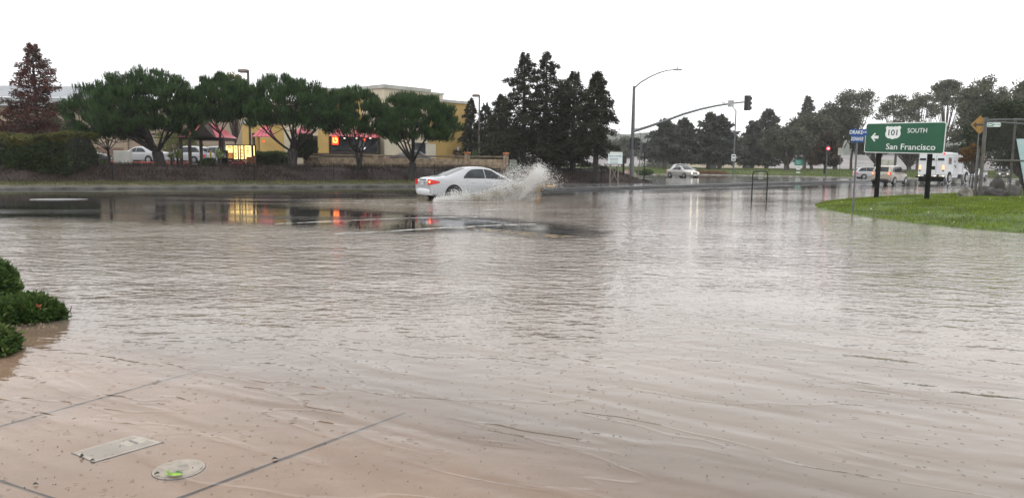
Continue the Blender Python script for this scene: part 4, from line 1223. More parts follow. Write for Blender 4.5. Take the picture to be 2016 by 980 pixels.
# ---- thin wire fence along the road
fence = thing('wire_fence', 'thin dark wire fence on posts along the mulch bank', 'fence', (W(660, 350, 50).x, 50, .3))
fo = fence.location.copy()
posts = [(195, 342), (492, 344), (655, 345), (732, 348), (856, 349), (1095, 352), (1127, 354), (1183, 355), (1213, 356)]
tops = [316, 324, 326, 322, 328, 330, 326, 322, 318]
fp = []
for (px, py), tp in zip(posts, tops):
    # the fence follows the kerb about 2.6 m behind it
    x = G(px, 362).x; Yf = Yk(x) + 2.6; x = W(px, 345, Yf).x; Yf = Yk(x) + 2.4
    z = height_at(x, Yf); h = 1.25
    fp.append(Vector((x, Yf, z)))
    b = MB(); b.tube([(x - fo.x, Yf - fo.y, z - .1 - fo.z), (x - fo.x, Yf - fo.y, z + h - fo.z)], .03, 6); b.build('post', M_blk, fence)
b = MB()
for i in range(len(fp) - 1):
    for hh in (.25, .5, .75, 1.0, 1.2):
        b.tube([tuple(fp[i] - fo + Vector((0, 0, hh))), tuple(fp[i + 1] - fo + Vector((0, 0, hh)))], .006 if hh < 1.1 else .012, 4)
b.build('wires', M_blk, fence)
# iron picket fence beside the hedge
Yi = 45.5; x0 = W(148, 340, Yi).x; x1 = W(194, 340, Yi).x
iron = thing('picket_fence', 'black iron picket fence between the hedge and the wire fence', 'fence', (x0, Yi, .3))
ztp = W(170, 305, Yi).z - .3
b = MB()
for k in range(13):
    x = (x1 - x0) * k / 12; b.tube([(x, 0, 0), (x, 0, ztp - .15)], .012, 4)
b.build('pickets', M_blk, iron)
b = MB(); b.box(((x1 - x0) / 2, 0, ztp - .25), (x1 - x0, .04, .05)); b.build('rail', M_blk, iron)
b = MB(); b.box(((x1 - x0) / 2, 0, .2), (x1 - x0, .04, .05)); b.build('rail', M_blk, iron)
for x in (0, x1 - x0):
    b = MB(); b.box((x, 0, ztp / 2), (.08, .08, ztp + .1), bev=.01); b.build('post', M_blk, iron)

# ---- shoebox lamp posts
def lamp(px, Y, top_py, side, label, base=1.0):
    p = W(px, 330, Y); h = W(px, top_py, Y).z - base
    r = thing('lamp_post', label, 'lamp post', (p.x, Y, base), group='shoebox lamp posts of the car park')
    b = MB(); b.box((0, 0, h / 2), (.15, .15, h), bev=.02); b.build('pole', M_dkp, r)
    b = MB(); b.box((side * .36, 0, h - .07), (.75, .42, .22), bev=.05, top=.9); b.build('lamp_head', mat('brown_lamp_head', (0.14, 0.10, 0.085), .4, .1, 3), r)
    b = MB(); b.box((side * .36, 0, h - .2), (.5, .3, .03)); b.build('lens', mat('lamp_lens', (0.5, 0.5, 0.48), .2, .05, 2), r)
    b = MB(); b.tube([(0, 0, -.1), (0, 0, .45)], .26, 12); b.build('footing', M_kerb, r)
lamp(494, 56, 138, -1, 'shoebox lamp post rising between the pines at the left')
lamp(943, 76, 187, -1, 'shoebox lamp post right of the yellow building wall', .9)
# ---- small metal frame at the yellow wall's right edge
p = W(926, 305, 70)
fr = thing('gate_frame', 'small pale metal frame behind the stone wall by the yellow wall', 'frame', (p.x, 70, 1.2))
b = MB()
w_, h_ = .5, W(926, 293, 70).z - 1.2
b.tube([(-w_ / 2, 0, -.1), (-w_ / 2, 0, h_), (w_ / 2, 0, h_), (w_ / 2, 0, -.1)], .03, 6); b.build('hoop', M_gal, fr)
b = MB(); b.tube([(-w_ / 2, 0, h_ * .55), (w_ / 2, 0, h_ * .55)], .02, 6); b.build('crossbar', M_gal, fr)
# kerb strips of the car park and two low boxes
b = MB(); b.box((W(230, 325, 62).x, 62, 1.27), (12, .3, .16), bev=.02); b.build('red_kerb', mat('red_painted_kerb', (0.42, 0.07, 0.06), .5, .1, 1), kind='structure')
p = W(243, 322, 60); b = MB(); b.box((0, 0, .55), (1.3, .5, 1.1), bev=.03)
o = b.build('transformer_box', mat('pale_utility_box', (0.5, 0.5, 0.46), .5, .1, 1), label='pale utility box behind the leftmost pine', cat='utility box'); o.location = (p.x, 60, 1.1)
# ================================================================== VEHICLES
M_tyre = mat('tyre_rubber', (0.012, 0.012, 0.012), .6, .2, 8)
M_rim = mat('alloy_rim', (0.42, 0.43, 0.44), .3, .2, 6, metallic=.7)
M_wellshade = mat('wheel_well_shade', (0.006, 0.006, 0.006), .9, .1, 3)  # for discs laid on the body; shade of the wells put into colour
M_cglass = mat('car_glass', (0.022, 0.028, 0.032), .10, .4, 1.5, spec=.35)
M_tail = mat('lit_tail_lens', (0.5, 0.01, 0.01), .2, .1, 2, emit=(1.0, .03, .03), estr=.9)
M_tailfaint = mat('red_tail_lens', (0.42, 0.02, 0.02), .15, .2, 6, emit=(1.0, .02, .02), estr=.22)  # unlit lens given a faint red glow of its own
M_brake = mat('brake_glow', (0.9, 0.1, 0.05), .2, .1, 2, emit=(1.0, .20, .10), estr=5.0)
M_head = mat('lit_headlamp', (0.9, 0.8, 0.6), .2, .1, 2, emit=(1.0, .78, .45), estr=1.7)
M_headoff = mat('clear_headlamp', (0.45, 0.47, 0.48), .12, .2, 5)
M_trim = mat('black_trim', (0.02, 0.02, 0.021), .45, .2, 3)
M_plate = mat('licence_plate', (0.52, 0.53, 0.55), .4, .3, 12)

def interp(keys, x):
    xs = [k[0] for k in keys]; ys = [k[1] for k in keys]
    return float(np.interp(x, xs, ys))
def smooth_keys(keys, L, n=64, w=2):
    xs = np.linspace(-L / 2, L / 2, n)
    ys = np.interp(xs, [k[0] * L / 2 for k in keys], [k[1] for k in keys])
    for _ in range(w):
        y2 = ys.copy(); y2[1:-1] = (ys[:-2] + 2 * ys[1:-1] + ys[2:]) / 4; ys = y2
    return list(zip(xs, ys))

def car(name, label, cat, loc, rz, L=4.6, Wd=1.8, paint=None, belt=None, roof=None, wid=None, wt=.70, zb=.24, wheels=(-.56, .58), wr=.32,
        side=(-.36, .34), wind=None, rear=None, lights='none', scale=1.0, pillars=(0.0,), group=None, tail_z=.72, head_z=.62, bumper=True, plate=True, cladding=False, mirror=True, rail=False, two_tone=None, tail_w=.3, roofpaint=None):
    """profiles are given along x from -1 (tail) to 1 (nose); a single lofted shell, glass laid on it, wheels on near-black discs that stand for the shaded wells"""
    root = thing(name, label, cat, loc, rz, group); root.scale = (scale,) * 3
    B = smooth_keys(belt, L); T = smooth_keys(roof, L, w=1); Wk = smooth_keys(wid, L)
    hw = Wd / 2
    def bz(x): return interp(B, x)
    def tz(x): return max(interp(T, x), bz(x))
    def ww(x): return hw * interp(Wk, x)
    def wtop(x):
        f = min(1, (tz(x) - bz(x)) / .38)
        return ww(x) * (.90 * (1 - f) + wt * f)
    def surf(x, v):          # v 0 at the belt, 1 at the roof edge
        b0, t0 = bz(x), tz(x)
        y = ww(x) * .955 * (1 - v) + wtop(x) * v
        y += .035 * math.sin(math.pi * v) * (1 if t0 - b0 > .1 else 0)
        return y, b0 + (t0 - b0) * v
    xs = np.linspace(-L / 2, L / 2, 46)
    rows = []
    for x in xs:
        w = ww(x); b0, t0 = bz(x), tz(x)
        e = max(0, 1 - (L / 2 - abs(x)) / .25)
        zbb = zb + .10 * e ** 2
        h = [(0, zbb), (w * .85, zbb), (w * .965, zbb + .05), (w * .985, zbb + (b0 - zbb) * .30), (w * 1.0, zbb + (b0 - zbb) * .58), (w * .99, b0 - .10), (w * .965, b0 - .02)]
        for v in (.0, .25, .5, .75, .94): h.append(surf(x, v))
        yt = wtop(x)
        h += [(yt * .93, t0 + .018), (yt * .6, t0 + .038), (0, t0 + .048)]
        rows.append([(x, y, z) for y, z in h] + [(x, -y, z) for y, z in reversed(h[:-1])])
    b = MB(); b.grid(rows)
    n = len(rows[0])
    b.add(rows[0], [tuple(range(n))]); b.add(rows[-1], [tuple(range(n - 1, -1, -1))])
    body = b.build('body', paint, root, smooth=38)
    # side glass
    if side:
        xa, xb = side[0] * L / 2, side[1] * L / 2
        cuts = [xa] + [p * L / 2 for p in pillars] + [xb]
        for s in (1, -1):
            for i in range(len(cuts) - 1):
                a0 = cuts[i] + (.018 if i else 0); a1 = cuts[i + 1] - (.018 if i < len(cuts) - 2 else 0)
                P_ = []
                for u in np.linspace(0, 1, 13):
                    x = a0 + (a1 - a0) * u
                    lim = 1.0
                    d0 = (x - xa) / .45; d1 = (xb - x) / .60
                    lim = min(1, max(.04, d0) ** .5, max(.04, d1) ** .6)
                    v1 = .12 + (.88 - .12) * lim
                    if tz(x) - bz(x) < .12: v1 = .13
                    P_.append([(x, s * (surf(x, v)[0] + .008), surf(x, v)[1]) for v in np.linspace(.10, v1, 5)])
                g = MB(); g.grid(P_ if s < 0 else [list(reversed(r)) for r in P_])
                g.build('side_window', M_cglass, root, smooth=True)
    def sheet(x0, x1, nm, f0=.86, f1=.84):
        P_ = []
        for u in np.linspace(0, 1, 9):
            x = x0 + (x1 - x0) * u; y = wtop(x) * (f0 + (f1 - f0) * u); t0 = tz(x)
            P_.append([(x, yy, t0 + .048 - .034 * (abs(yy) / max(wtop(x), .01)) ** 2 + .007) for yy in np.linspace(-y, y, 7)])
        g = MB(); g.grid(P_); g.build(nm, M_cglass, root, smooth=True)
    if wind: sheet(wind[0] * L / 2, wind[1] * L / 2, 'windscreen')
    if rear: sheet(rear[0] * L / 2, rear[1] * L / 2, 'rear_window', .82, .86)
    # wheels
    for wx in wheels:
        for s in (1, -1):
            x = wx * L / 2; w = ww(x)
            g = MB(); g.tube([(x, s * (w * .90), wr), (x, s * (w + .004), wr)], [wr * 1.17, wr * 1.17], 24); g.build('wheel_arch', M_wellshade if not cladding else M_trim, root)
            wo_ = thing('wheel', None, None, (x, s * (w - .10), wr)); wo_.parent = root
            g = MB(); g.tube([(0, -s * .10, 0), (0, s * .08, 0), (0, s * .115, 0)], [wr, wr, wr * .9], 24); g.build('tyre', M_tyre, wo_, smooth=30)
            g = MB(); g.tube([(0, s * .10, 0), (0, s * .121, 0)], [wr * .64, wr * .60], 18)
            for k in range(5):
                a = k * 1.2566
                g.box((math.cos(a) * wr * .36, s * .124, math.sin(a) * wr * .36), (.05, .012, .05))
            g.m = 1
            for k in range(5):
                a = k * 1.2566 + .63
                g.tube([(math.cos(a) * wr * .40, s * .120, math.sin(a) * wr * .40), (math.cos(a) * wr * .40, s * .1235, math.sin(a) * wr * .40)], wr * .12, 6)
            g.build('rim', [M_rim, M_trim], wo_)
    # lamps wrap round the corners
    def corner(x_, z0, z1, depth, s, m_, nm, inw):
        sg = 1 if x_ > 0 else -1
        pts = []
        xe = x_ * L / 2
        P_ = []
        for z in (z0, (z0 + z1) / 2, z1):
            row = []
            for u in (0, .33, .66): row.append((xe + sg * .014, s * (ww(xe) * (1 - inw) + ww(xe) * inw * u), z))
            for u in (0, .3, .65, 1):
                x = xe - sg * depth * u; taper = (1 - .75 * u)
                row.append((x + sg * .010, s * (ww(x) + .012), (z0 + z1) / 2 + (z - (z0 + z1) / 2) * taper))
            P_.append(row)
        g = MB(); g.grid(P_ if s * sg > 0 else list(reversed(P_))); return g.build(nm, m_, root, smooth=30)
    for s in (1, -1):
        tl = corner(-1, tail_z - .10, tail_z + .12, .36 if tail_w > .25 else .14, s, M_tail if 'tail' in lights else M_tailfaint, 'tail_light', tail_w)
        if 'tail' in lights or 'brake' in lights:
            g = MB(); y = s * ww(-L / 2) * .88; g.tube([(-L / 2 - .005, y, tail_z), (-L / 2 - .04, y, tail_z)], [.075, .055], 10); g.build('bulb_glow', M_brake, tl)
        hl = corner(1, head_z - .07, head_z + .09, .32, s, M_headoff, 'headlight', .34)
        if 'head' in lights:
            g = MB(); y = s * ww(L / 2) * .80; g.tube([(L / 2 - .02, y, head_z), (L / 2 + .03, y, head_z)], [.11, .09], 10); g.build('bulb_glow', M_head, hl)
    if bumper:
        for sg, nm in ((-1, 'rear_bumper'), (1, 'front_bumper')):
            g = MB(); rr = []
            for z, o_ in ((zb + .02, .0), (zb + .08, .05), (zb + .24, .06), (zb + .30, .0)):
                row = []
                for t in np.linspace(-1, 1, 11):
                    y = t * ww(sg * L / 2) * 1.06; x = sg * (L / 2 + o_ - .10 * t ** 4 * 1.2)
                    row.append((x, y, z))
                rr.append(row)
            g.grid(rr if sg > 0 else list(reversed(rr)))
            g.build(nm, two_tone or paint, root, smooth=50)
    if plate:
        g = MB(); g.box((-L / 2 - .02, 0, tail_z - .04), (.02, .32, .16), bev=.006); g.build('licence_plate', M_plate, root)
        g = MB(); g.box((L / 2 + .062, 0, zb + .16), (.02, .32, .14), bev=.006); g.build('licence_plate', M_plate, root)
    g = MB(); g.box((L / 2 + .01, 0, head_z - .01), (.03, Wd * .40, .12), bev=.01); g.build('grille', M_trim, root)
    if mirror:
        for s in (1, -1):
            x = side[1] * L / 2 - .12; y, z = surf(x, .18)
            g = MB(); g.box((x, s * (y + .10), z + .06), (.10, .18, .13), bev=.04); g.build('mirror', paint if not cladding else M_trim, root, smooth=50)
    # door lines, sill, handles
    for s in (1, -1):
        for p_ in (side[0] + .06,) + tuple(pillars) + (side[1] + .02,):
            x = p_ * L / 2
            g = MB(); g.add([(x - .006, s * (ww(x) * 1.0 + .004), zb + .12), (x + .006, s * (ww(x) + .004), zb + .12), (x + .006, s * (ww(x) * .97 + .012), bz(x) - .03), (x - .006, s * (ww(x) * .97 + .012), bz(x) - .03)], [(0, 1, 2, 3)])
            g.build('door_gap', M_trim, root)
        for p_ in pillars[:1] + (side[0] + .12,):
            x = p_ * L / 2 + .12
            g = MB(); g.box((x, s * (ww(x) * .99 + .006), bz(x) - .13), (.17, .03, .035), bev=.01); g.build('door_handle', paint, root)
    if cladding:
        g = MB(); g.box((0, 0, zb + .05), (L * .82, Wd * 1.005, .14), bev=.03); g.build('sill_cladding', M_trim, root)
    if rail:
        for s in (1, -1):
            g = MB(); x0, x1 = side[0] * L / 2, side[1] * L / 2 - .4
            g.tube([(x0, s * wtop(0) * .92, tz(x0) + .03), (x0 + .15, s * wtop(0) * .92, tz(0) + .10), (x1 - .15, s * wtop(0) * .92, tz(0) + .10), (x1, s * wtop(0) * .92, tz(x1) + .04)], .02, 5); g.build('roof_rail', M_trim, root)
    return root

def hd(hx, hy): return math.atan2(hy, hx)
P_white = mat('white_car_paint', (0.39, 0.40, 0.415), .22, .03, .6, coat=.6)
P_silver = mat('silver_car_paint', (0.40, 0.39, 0.37), .25, .05, .6, metallic=.3, coat=.5)
P_beige = mat('beige_car_paint', (0.37, 0.325, 0.26), .22, .05, .6, coat=.6)
P_dark = mat('dark_grey_paint', (0.045, 0.046, 0.05), .22, .1, .6, coat=.5)
P_bump = mat('grey_white_bumper', (0.58, 0.60, 0.62), .3, .05, .6)

SED_B = [(-1, .80), (-.97, .92), (-.8, .955), (-.4, .93), (.2, .90), (.42, .90), (.6, .86), (.8, .78), (.94, .68), (1, .56)]
SED_T = [(-1, .70), (-.97, .93), (-.86, .985), (-.72, 1.01), (-.30, 1.37), (-.1, 1.415), (.06, 1.41), (.2, 1.34), (.52, .93), (.6, .86), (1, .56)]
SED_W = [(-1, .80), (-.93, .92), (-.75, .99), (-.3, 1), (.5, 1), (.8, .93), (.94, .82), (1, .66)]
HAT_B = [(-1, .82), (-.95, .98), (-.6, .98), (0, .95), (.45, .93), (.6, .90), (.82, .82), (.95, .70), (1, .58)]
HAT_T = [(-1, .80), (-.97, 1.02), (-.84, 1.45), (-.7, 1.54), (-.3, 1.585), (.0, 1.57), (.18, 1.50), (.56, .98), (.66, .89), (1, .58)]
HAT_W = [(-1, .86), (-.9, .95), (-.6, 1), (.6, 1), (.85, .93), (.96, .80), (1, .70)]

# the white sedan ploughing through the water
ct = G(934, 391.5)
hx_, hy_ = math.sin(R(58)), math.cos(R(58))
SED_RZ = hd(hx_, hy_)
sedan = car('white_sedan', 'white sedan with red tail lamps throwing up brown water in the near lane', 'car', (ct.x, ct.y, -.05), SED_RZ, L=4.95, Wd=1.86, paint=P_white, belt=SED_B, roof=SED_T, wid=SED_W, wt=.66, side=(-.40, .44), pillars=(.02,),
            wind=(.12, .50), rear=(-.70, -.31), lights='none', wheels=(-.60, .55), wr=.33, tail_z=.80, head_z=.62, two_tone=P_bump, tail_w=.34)
b = MB(); b.tube([(-2.49, -.70, .82), (-2.53, -.70, .82)], [.05, .035], 8); b.build('tail_glow_spot', M_brake, sedan)  # small disc that glows by itself at the right tail lamp
b = MB(); b.box((-2.485, 0, .90), (.03, .62, .05), bev=.01); b.build('boot_garnish', M_trim, sedan)
SED_M = Matrix.Translation((ct.x, ct.y, -.05)) @ Matrix.Rotation(SED_RZ, 4, 'Z')

p = G(1344, 350.5)
car('silver_sedan', 'silver sedan with lit headlights driving towards the viewer on the far road', 'car', (p.x, p.y, 0), hd(.42, -.91), L=4.6, Wd=1.78, paint=P_silver, belt=SED_B, roof=SED_T, wid=SED_W, wt=.70, side=(-.42, .42), pillars=(.0,),
    wind=(.10, .49), rear=(-.68, -.30), lights='head', wheels=(-.60, .58), wr=.31, scale=.98)
p = W(1346, 330, 128)
car('white_hatchback', 'white car half hidden behind the roof of the silver sedan', 'car', (p.x, 128, far_z(p.x, 128) - .1), hd(1, -.05), L=4.3, Wd=1.75, paint=P_white, belt=HAT_B, roof=HAT_T, wid=HAT_W, side=(-.8, .48), pillars=(-.3, .1),
    wind=(.2, .54), rear=(-.95, -.86))
p = G(1751, 363)
hx_, hy_ = math.sin(R(47)), math.cos(R(47))
car('beige_suv', 'beige compact suv with red brake lamps behind the left post of the green sign', 'car', (p.x, p.y, 0), hd(hx_, hy_), L=4.25, Wd=1.80, paint=P_beige, belt=[(-1, .90), (-.95, 1.06), (-.5, 1.05), (.3, 1.02), (.6, .99), (.82, .92), (.95, .78), (1, .60)],
    roof=[(-1, .90), (-.96, 1.12), (-.87, 1.52), (-.75, 1.61), (-.3, 1.655), (.1, 1.64), (.27, 1.56), (.60, 1.04), (.68, .98), (1, .60)], wid=HAT_W, side=(-.80, .50), pillars=(-.36, .04), wt=.76,
    wind=(.24, .57), rear=(-.965, -.86), lights='tail', wheels=(-.60, .62), wr=.34, cladding=True, tail_z=.98, head_z=.74, rail=False, tail_w=.22, two_tone=M_trim)
p = G(1700, 352.5)
car('white_hatchback', 'white hatchback behind the pole of the blue street name signs', 'car', (p.x + 1.0, p.y, 0), hd(1, -.12), L=4.5, Wd=1.78, paint=P_white, belt=HAT_B, roof=HAT_T, wid=HAT_W, side=(-.86, .48), pillars=(-.42, .05),
    wind=(.2, .54), rear=(-.955, -.86), wheels=(-.56, .6), scale=.95, rail=True)
p = G(1921, 353.5)
car('white_suv', 'small white suv driving left between the armoured truck and the gate post', 'car', (p.x, p.y, 0), hd(-.80, -.60), L=4.2, Wd=1.78, paint=P_white, belt=HAT_B, roof=HAT_T, wid=HAT_W, side=(-.82, .48), pillars=(-.36, .06),
    wind=(.2, .54), rear=(-.955, -.86), scale=.88)
p = G(1974, 352.5)
car('dark_suv', 'dark grey suv with lit headlights seen through the chain link gate', 'car', (p.x, p.y, 0), hd(-.52, -.85), L=4.9, Wd=1.9, paint=P_dark, belt=[(-1, 1.0), (-.95, 1.14), (.3, 1.10), (.6, 1.08), (.85, 1.02), (.97, .92), (1, .7)],
    roof=[(-1, 1.0), (-.96, 1.2), (-.9, 1.6), (-.75, 1.72), (-.2, 1.78), (.1, 1.75), (.22, 1.68), (.46, 1.14), (.55, 1.09), (1, .7)], wid=HAT_W, side=(-.84, .36), pillars=(-.4, .0),
    wind=(.16, .44), rear=(-.955, -.9), lights='head', scale=.84, wr=.40, zb=.36, head_z=.88, wheels=(-.6, .64), tail_z=1.0, cladding=True)
# parked cars in the car park
def parked(px, Y, rz, paint, label, kind='hat', z=1.2, sc_=1.0):
    p = W(px, 320, Y)
    if kind == 'hat':
        return car('parked_car', label, 'car', (p.x, Y, z), rz, L=4.3, Wd=1.75, paint=paint, belt=HAT_B, roof=HAT_T, wid=HAT_W, side=(-.8, .48), pillars=(-.3, .1), wind=(.2, .54), rear=(-.95, -.86), scale=sc_, group='cars parked behind the bank')
    return car('parked_car', label, 'car', (p.x, Y, z), rz, L=4.6, Wd=1.8, paint=paint, belt=SED_B, roof=SED_T, wid=SED_W, side=(-.42, .42), pillars=(0,), wind=(.1, .49), rear=(-.68, -.3), scale=sc_, group='cars parked behind the bank')
parked(168, 72, 0.2, P_dark, 'dark parked car behind the iron picket fence', 'sed')
parked(282, 66, 2.9, P_white, 'white parked car left of the thick pine trunk', 'sed')
parked(372, 70, 2.9, P_white, 'white parked car behind the left posts of the red roofed canopy', 'hat')
parked(424, 70, 2.9, P_white, 'white parked car behind the right posts of the red roofed canopy', 'hat')
parked(815, 63, 0.3, P_dark, 'dark parked car whose roof shows over the stone wall', 'sed', 1.05)

# ---- armoured truck
p = G(1857, 362.3)
TRZ = hd(math.sin(R(50)), math.cos(R(50)))
# local frame: x forward from the rear face, y left, z up
P_tr = mat('truck_white_paint', (0.78, 0.79, 0.80), .3, .04, .8, coat=.3)
corner_ = G(1859, 361)        # right rear corner
S = 1.16
off = Vector((math.cos(TRZ), math.sin(TRZ), 0)); lf = Vector((-off.y, off.x, 0))
org = Vector((corner_.x, corner_.y, 0)) + lf * 1.10 * S
tr = thing('armoured_truck', 'white armoured cash truck with lit rear lamps behind the green sign', 'truck', (org.x, org.y, 0), TRZ); tr.scale = (S, S, S)
b = MB(); b.box((1.45, 0, 1.62), (2.9, 2.2, 1.96), bev=.09, top=.985); b.build('cargo_box', P_tr, tr, smooth=30)
b = MB(); b.box((1.45, 0, .56), (2.85, 2.16, .22), bev=.02); b.build('rear_skirt', P_tr, tr)
b = MB(); b.box((3.6, 0, 1.62), (1.5, 2.14, 1.9), bev=.10, top=.97); b.build('cab', P_tr, tr, smooth=30)
b = MB()
b.grid([[(4.30, y, z) for y, z in ((-.86, .62), (-.88, 1.30), (-.70, 1.56), (.70, 1.56), (.88, 1.30), (.86, .62))],
        [(5.0, y, z) for y, z in ((-.84, .62), (-.86, 1.24), (-.66, 1.45), (.66, 1.45), (.86, 1.24), (.84, .62))],
        [(5.50, y, z) for y, z in ((-.80, .62), (-.80, 1.10), (-.60, 1.26), (.60, 1.26), (.80, 1.10), (.80, .62))]])
b.f.append((12, 13, 14, 15, 16, 17)); b.mi.append(0)
b.build('bonnet', P_tr, tr, smooth=30)
b = MB(); b.box((-.14, 0, .50), (.34, 2.3, .14), bev=.02); b.build('rear_step', M_blk, tr)
b = MB(); b.box((.03, 0, .30), (.1, 2.0, .36)); b.build('mud_guard', M_blk, tr)
b = MB(); b.box((2.9, 0, .50), (4.6, .9, .26)); b.build('chassis', M_blk, tr)
b = MB(); b.box((3.35, -.80, .66), (.95, .5, .55), bev=.04); b.build('fuel_tank', M_blk, tr)
b = MB(); b.box((3.35, .80, .66), (.95, .5, .55), bev=.04); b.build('fuel_tank', M_blk, tr)
b = MB(); b.box((5.58, 0, .66), (.18, 2.0, .28), bev=.03); b.build('front_bumper', M_trim, tr)
# rear face
for y in (-.72, .03, .74):
    b = MB(); b.box((-.018, y, 2.03), (.04, .50, .17), bev=.01); b.build('rear_slot_window', M_glass, tr)
b = MB(); b.box((-.012, .02, 1.30), (.03, .62, .30), bev=.01); b.build('rear_panel', M_blk, tr)
for y in (-.36, .40):
    b = MB(); b.box((-.006, y, 1.56), (.012, .015, 1.7)); b.build('door_gap', mat('door_seam', (.25, .25, .26), .5, .1, 2), tr)
M_amb = mat('amber_rear_lamp', (.9, .35, .1), .2, .1, 2, emit=(1.0, .30, .12), estr=2.6)
for y in (-.93, .93):
    for z in (1.42, 1.24):
        b = MB(); b.tube([(0, y, z), (-.045, y, z)], [.09, .075], 12); b.build('rear_lamp', M_amb, tr)
    b = MB(); b.tube([(0, y, 1.06), (-.03, y, 1.06)], [.07, .06], 12); b.build('rear_reflector', M_trim, tr)
b = MB(); b.tube([(0.02, -.93, 2.50), (-.03, -.93, 2.50)], [.09, .07], 10); b.build('roof_marker_lamp', M_tail, tr)
for y in (-.55, .5):
    b = MB(); b.box((-.03, y, .64), (.06, .16, .20), bev=.01); b.build('step_bracket', M_blk, tr)
M_glow = mat('warm_white_lamp', (1, .85, .6), .3, .05, 2, emit=(1, .70, .40), estr=3.0)
for y in (-.98, -.3, .25, .98):
    b = MB(); b.box((-.025, y, .60), (.03, .09, .05), bev=.008); b.build('step_lamp', M_glow, tr)
# right side (towards us): windows, door, arches
sy = -1.105
b = MB(); b.box((.95, sy, 1.90), (.62, .03, .58), bev=.03); w1 = b.build('side_window', M_glass, tr)
b = MB(); b.box((.95, sy - .018, 1.92), (.30, .012, .30), bev=.03); b.build('window_sticker', mat('red_brown_sticker', (.22, .06, .04), .5, .5, 9), w1)
for x, z in ((1.95, 1.85), (1.95, 1.5)):
    b = MB(); b.box((x, sy, z), (.20, .03, .16 if z > 1.6 else .12), bev=.01); b.build('gun_port', M_trim, tr)
b = MB(); b.box((2.35, sy + .004, 1.45), (1.05, .02, 1.62), bev=.01); b.build('side_door', mat('truck_door_white', (.70, .71, .72), .3, .04, .8), tr)
b = MB(); b.box((2.20, sy - .02, 1.4), (.05, .04, .22)); b.build('door_handle', M_blk, tr)
for x, w in ((3.22, .26), (3.72, .50)):
    b = MB(); b.box((x, -1.065, 1.98), (w, .03, .48), bev=.02); b.build('cab_window', M_glass, tr)
    b = MB(); b.box((x, 1.065, 1.98), (w, .03, .48), bev=.02); b.build('cab_window', M_glass, tr)
b = MB(); b.box((4.345, 0, 2.0), (.03, 1.7, .52), bev=.02); b.build('windscreen', M_glass, tr)
b = MB(); b.box((4.02, -1.075, 1.5), (.04, .02, 1.2)); b.build('door_gap', MATS['door_seam'], tr)
for x, y in ((.95, 1), (.95, -1), (4.85, 1), (4.85, -1)):
    yy = y * 1.0
    b = MB(); b.tube([(x, y * .85, .52), (x, y * 1.112, .52)], [.60, .60], 24, cap=True); b.build('wheel_arch', P_tr, tr, smooth=30)
    b = MB(); b.tube([(x, y * .85, .50), (x, y * 1.118, .50)], [.50, .50], 24); b.build('wheel_well_shade', M_wellshade, tr)  # dark disc on the arch, no hollow; the shade is its colour
    wo_ = thing('wheel', None, None, (x, yy, .44)); wo_.parent = tr
    b = MB(); b.tube([(0, -y * .15, 0), (0, y * .11, 0), (0, y * .16, 0)], [.44, .44, .40], 24); b.build('tyre', M_tyre, wo_, smooth=30)
    b = MB(); b.tube([(0, y * .1, 0), (0, y * .172, 0), (0, y * .15, 0)], [.25, .24, .12], 18); b.build('rim', mat('white_steel_rim', (.6, .61, .62), .3, .1, 5), wo_)
for s in (-1, 1):
    b = MB(); b.tube([(4.45, s * .95, 1.3), (4.75, s * 1.2, 1.55), (4.78, s * 1.25, 1.95)], .025, 6)
    mr = b.build('mirror_arm', M_gal, tr)
    b = MB(); b.tube([(4.76, s * 1.26, 2.05), (4.83, s * 1.26, 2.05)], [.13, .12], 16); b.build('round_mirror', M_white, mr)
b = MB(); b.box((2.0, 0, 2.64), (3.6, .5, .06), bev=.02); b.build('roof_vent', P_tr, tr)

# ================================================================== SPLASH
rg = np.random.default_rng(99)
def spray(P_, S_, stretch=None):
    """droplets: small octahedra, some stretched along their flight"""
    N = len(P_)
    base = np.array([[1, 0, 0], [-1, 0, 0], [0, 1, 0], [0, -1, 0], [0, 0, 1], [0, 0, -1]], float)
    F_ = np.array([[0, 2, 4], [2, 1, 4], [1, 3, 4], [3, 0, 4], [2, 0, 5], [1, 2, 5], [3, 1, 5], [0, 3, 5]])
    sc3 = S_[:, None, None] * base[None] * rg.uniform(.6, 1.4, (N, 1, 3))
    if stretch is not None:
        d = unit(stretch); proj = (sc3 * d[:, None, :]).sum(-1, keepdims=True)
        sc3 = sc3 + proj * d[:, None, :] * rg.uniform(.8, 3.0, (N, 1, 1))
    V = P_[:, None, :] + sc3
    return V[:, F_].reshape(-1, 3, 3)
def loc2w(A):
    Mx = np.array(SED_M); return A @ Mx[:3, :3].T + Mx[:3, 3]
sets = []
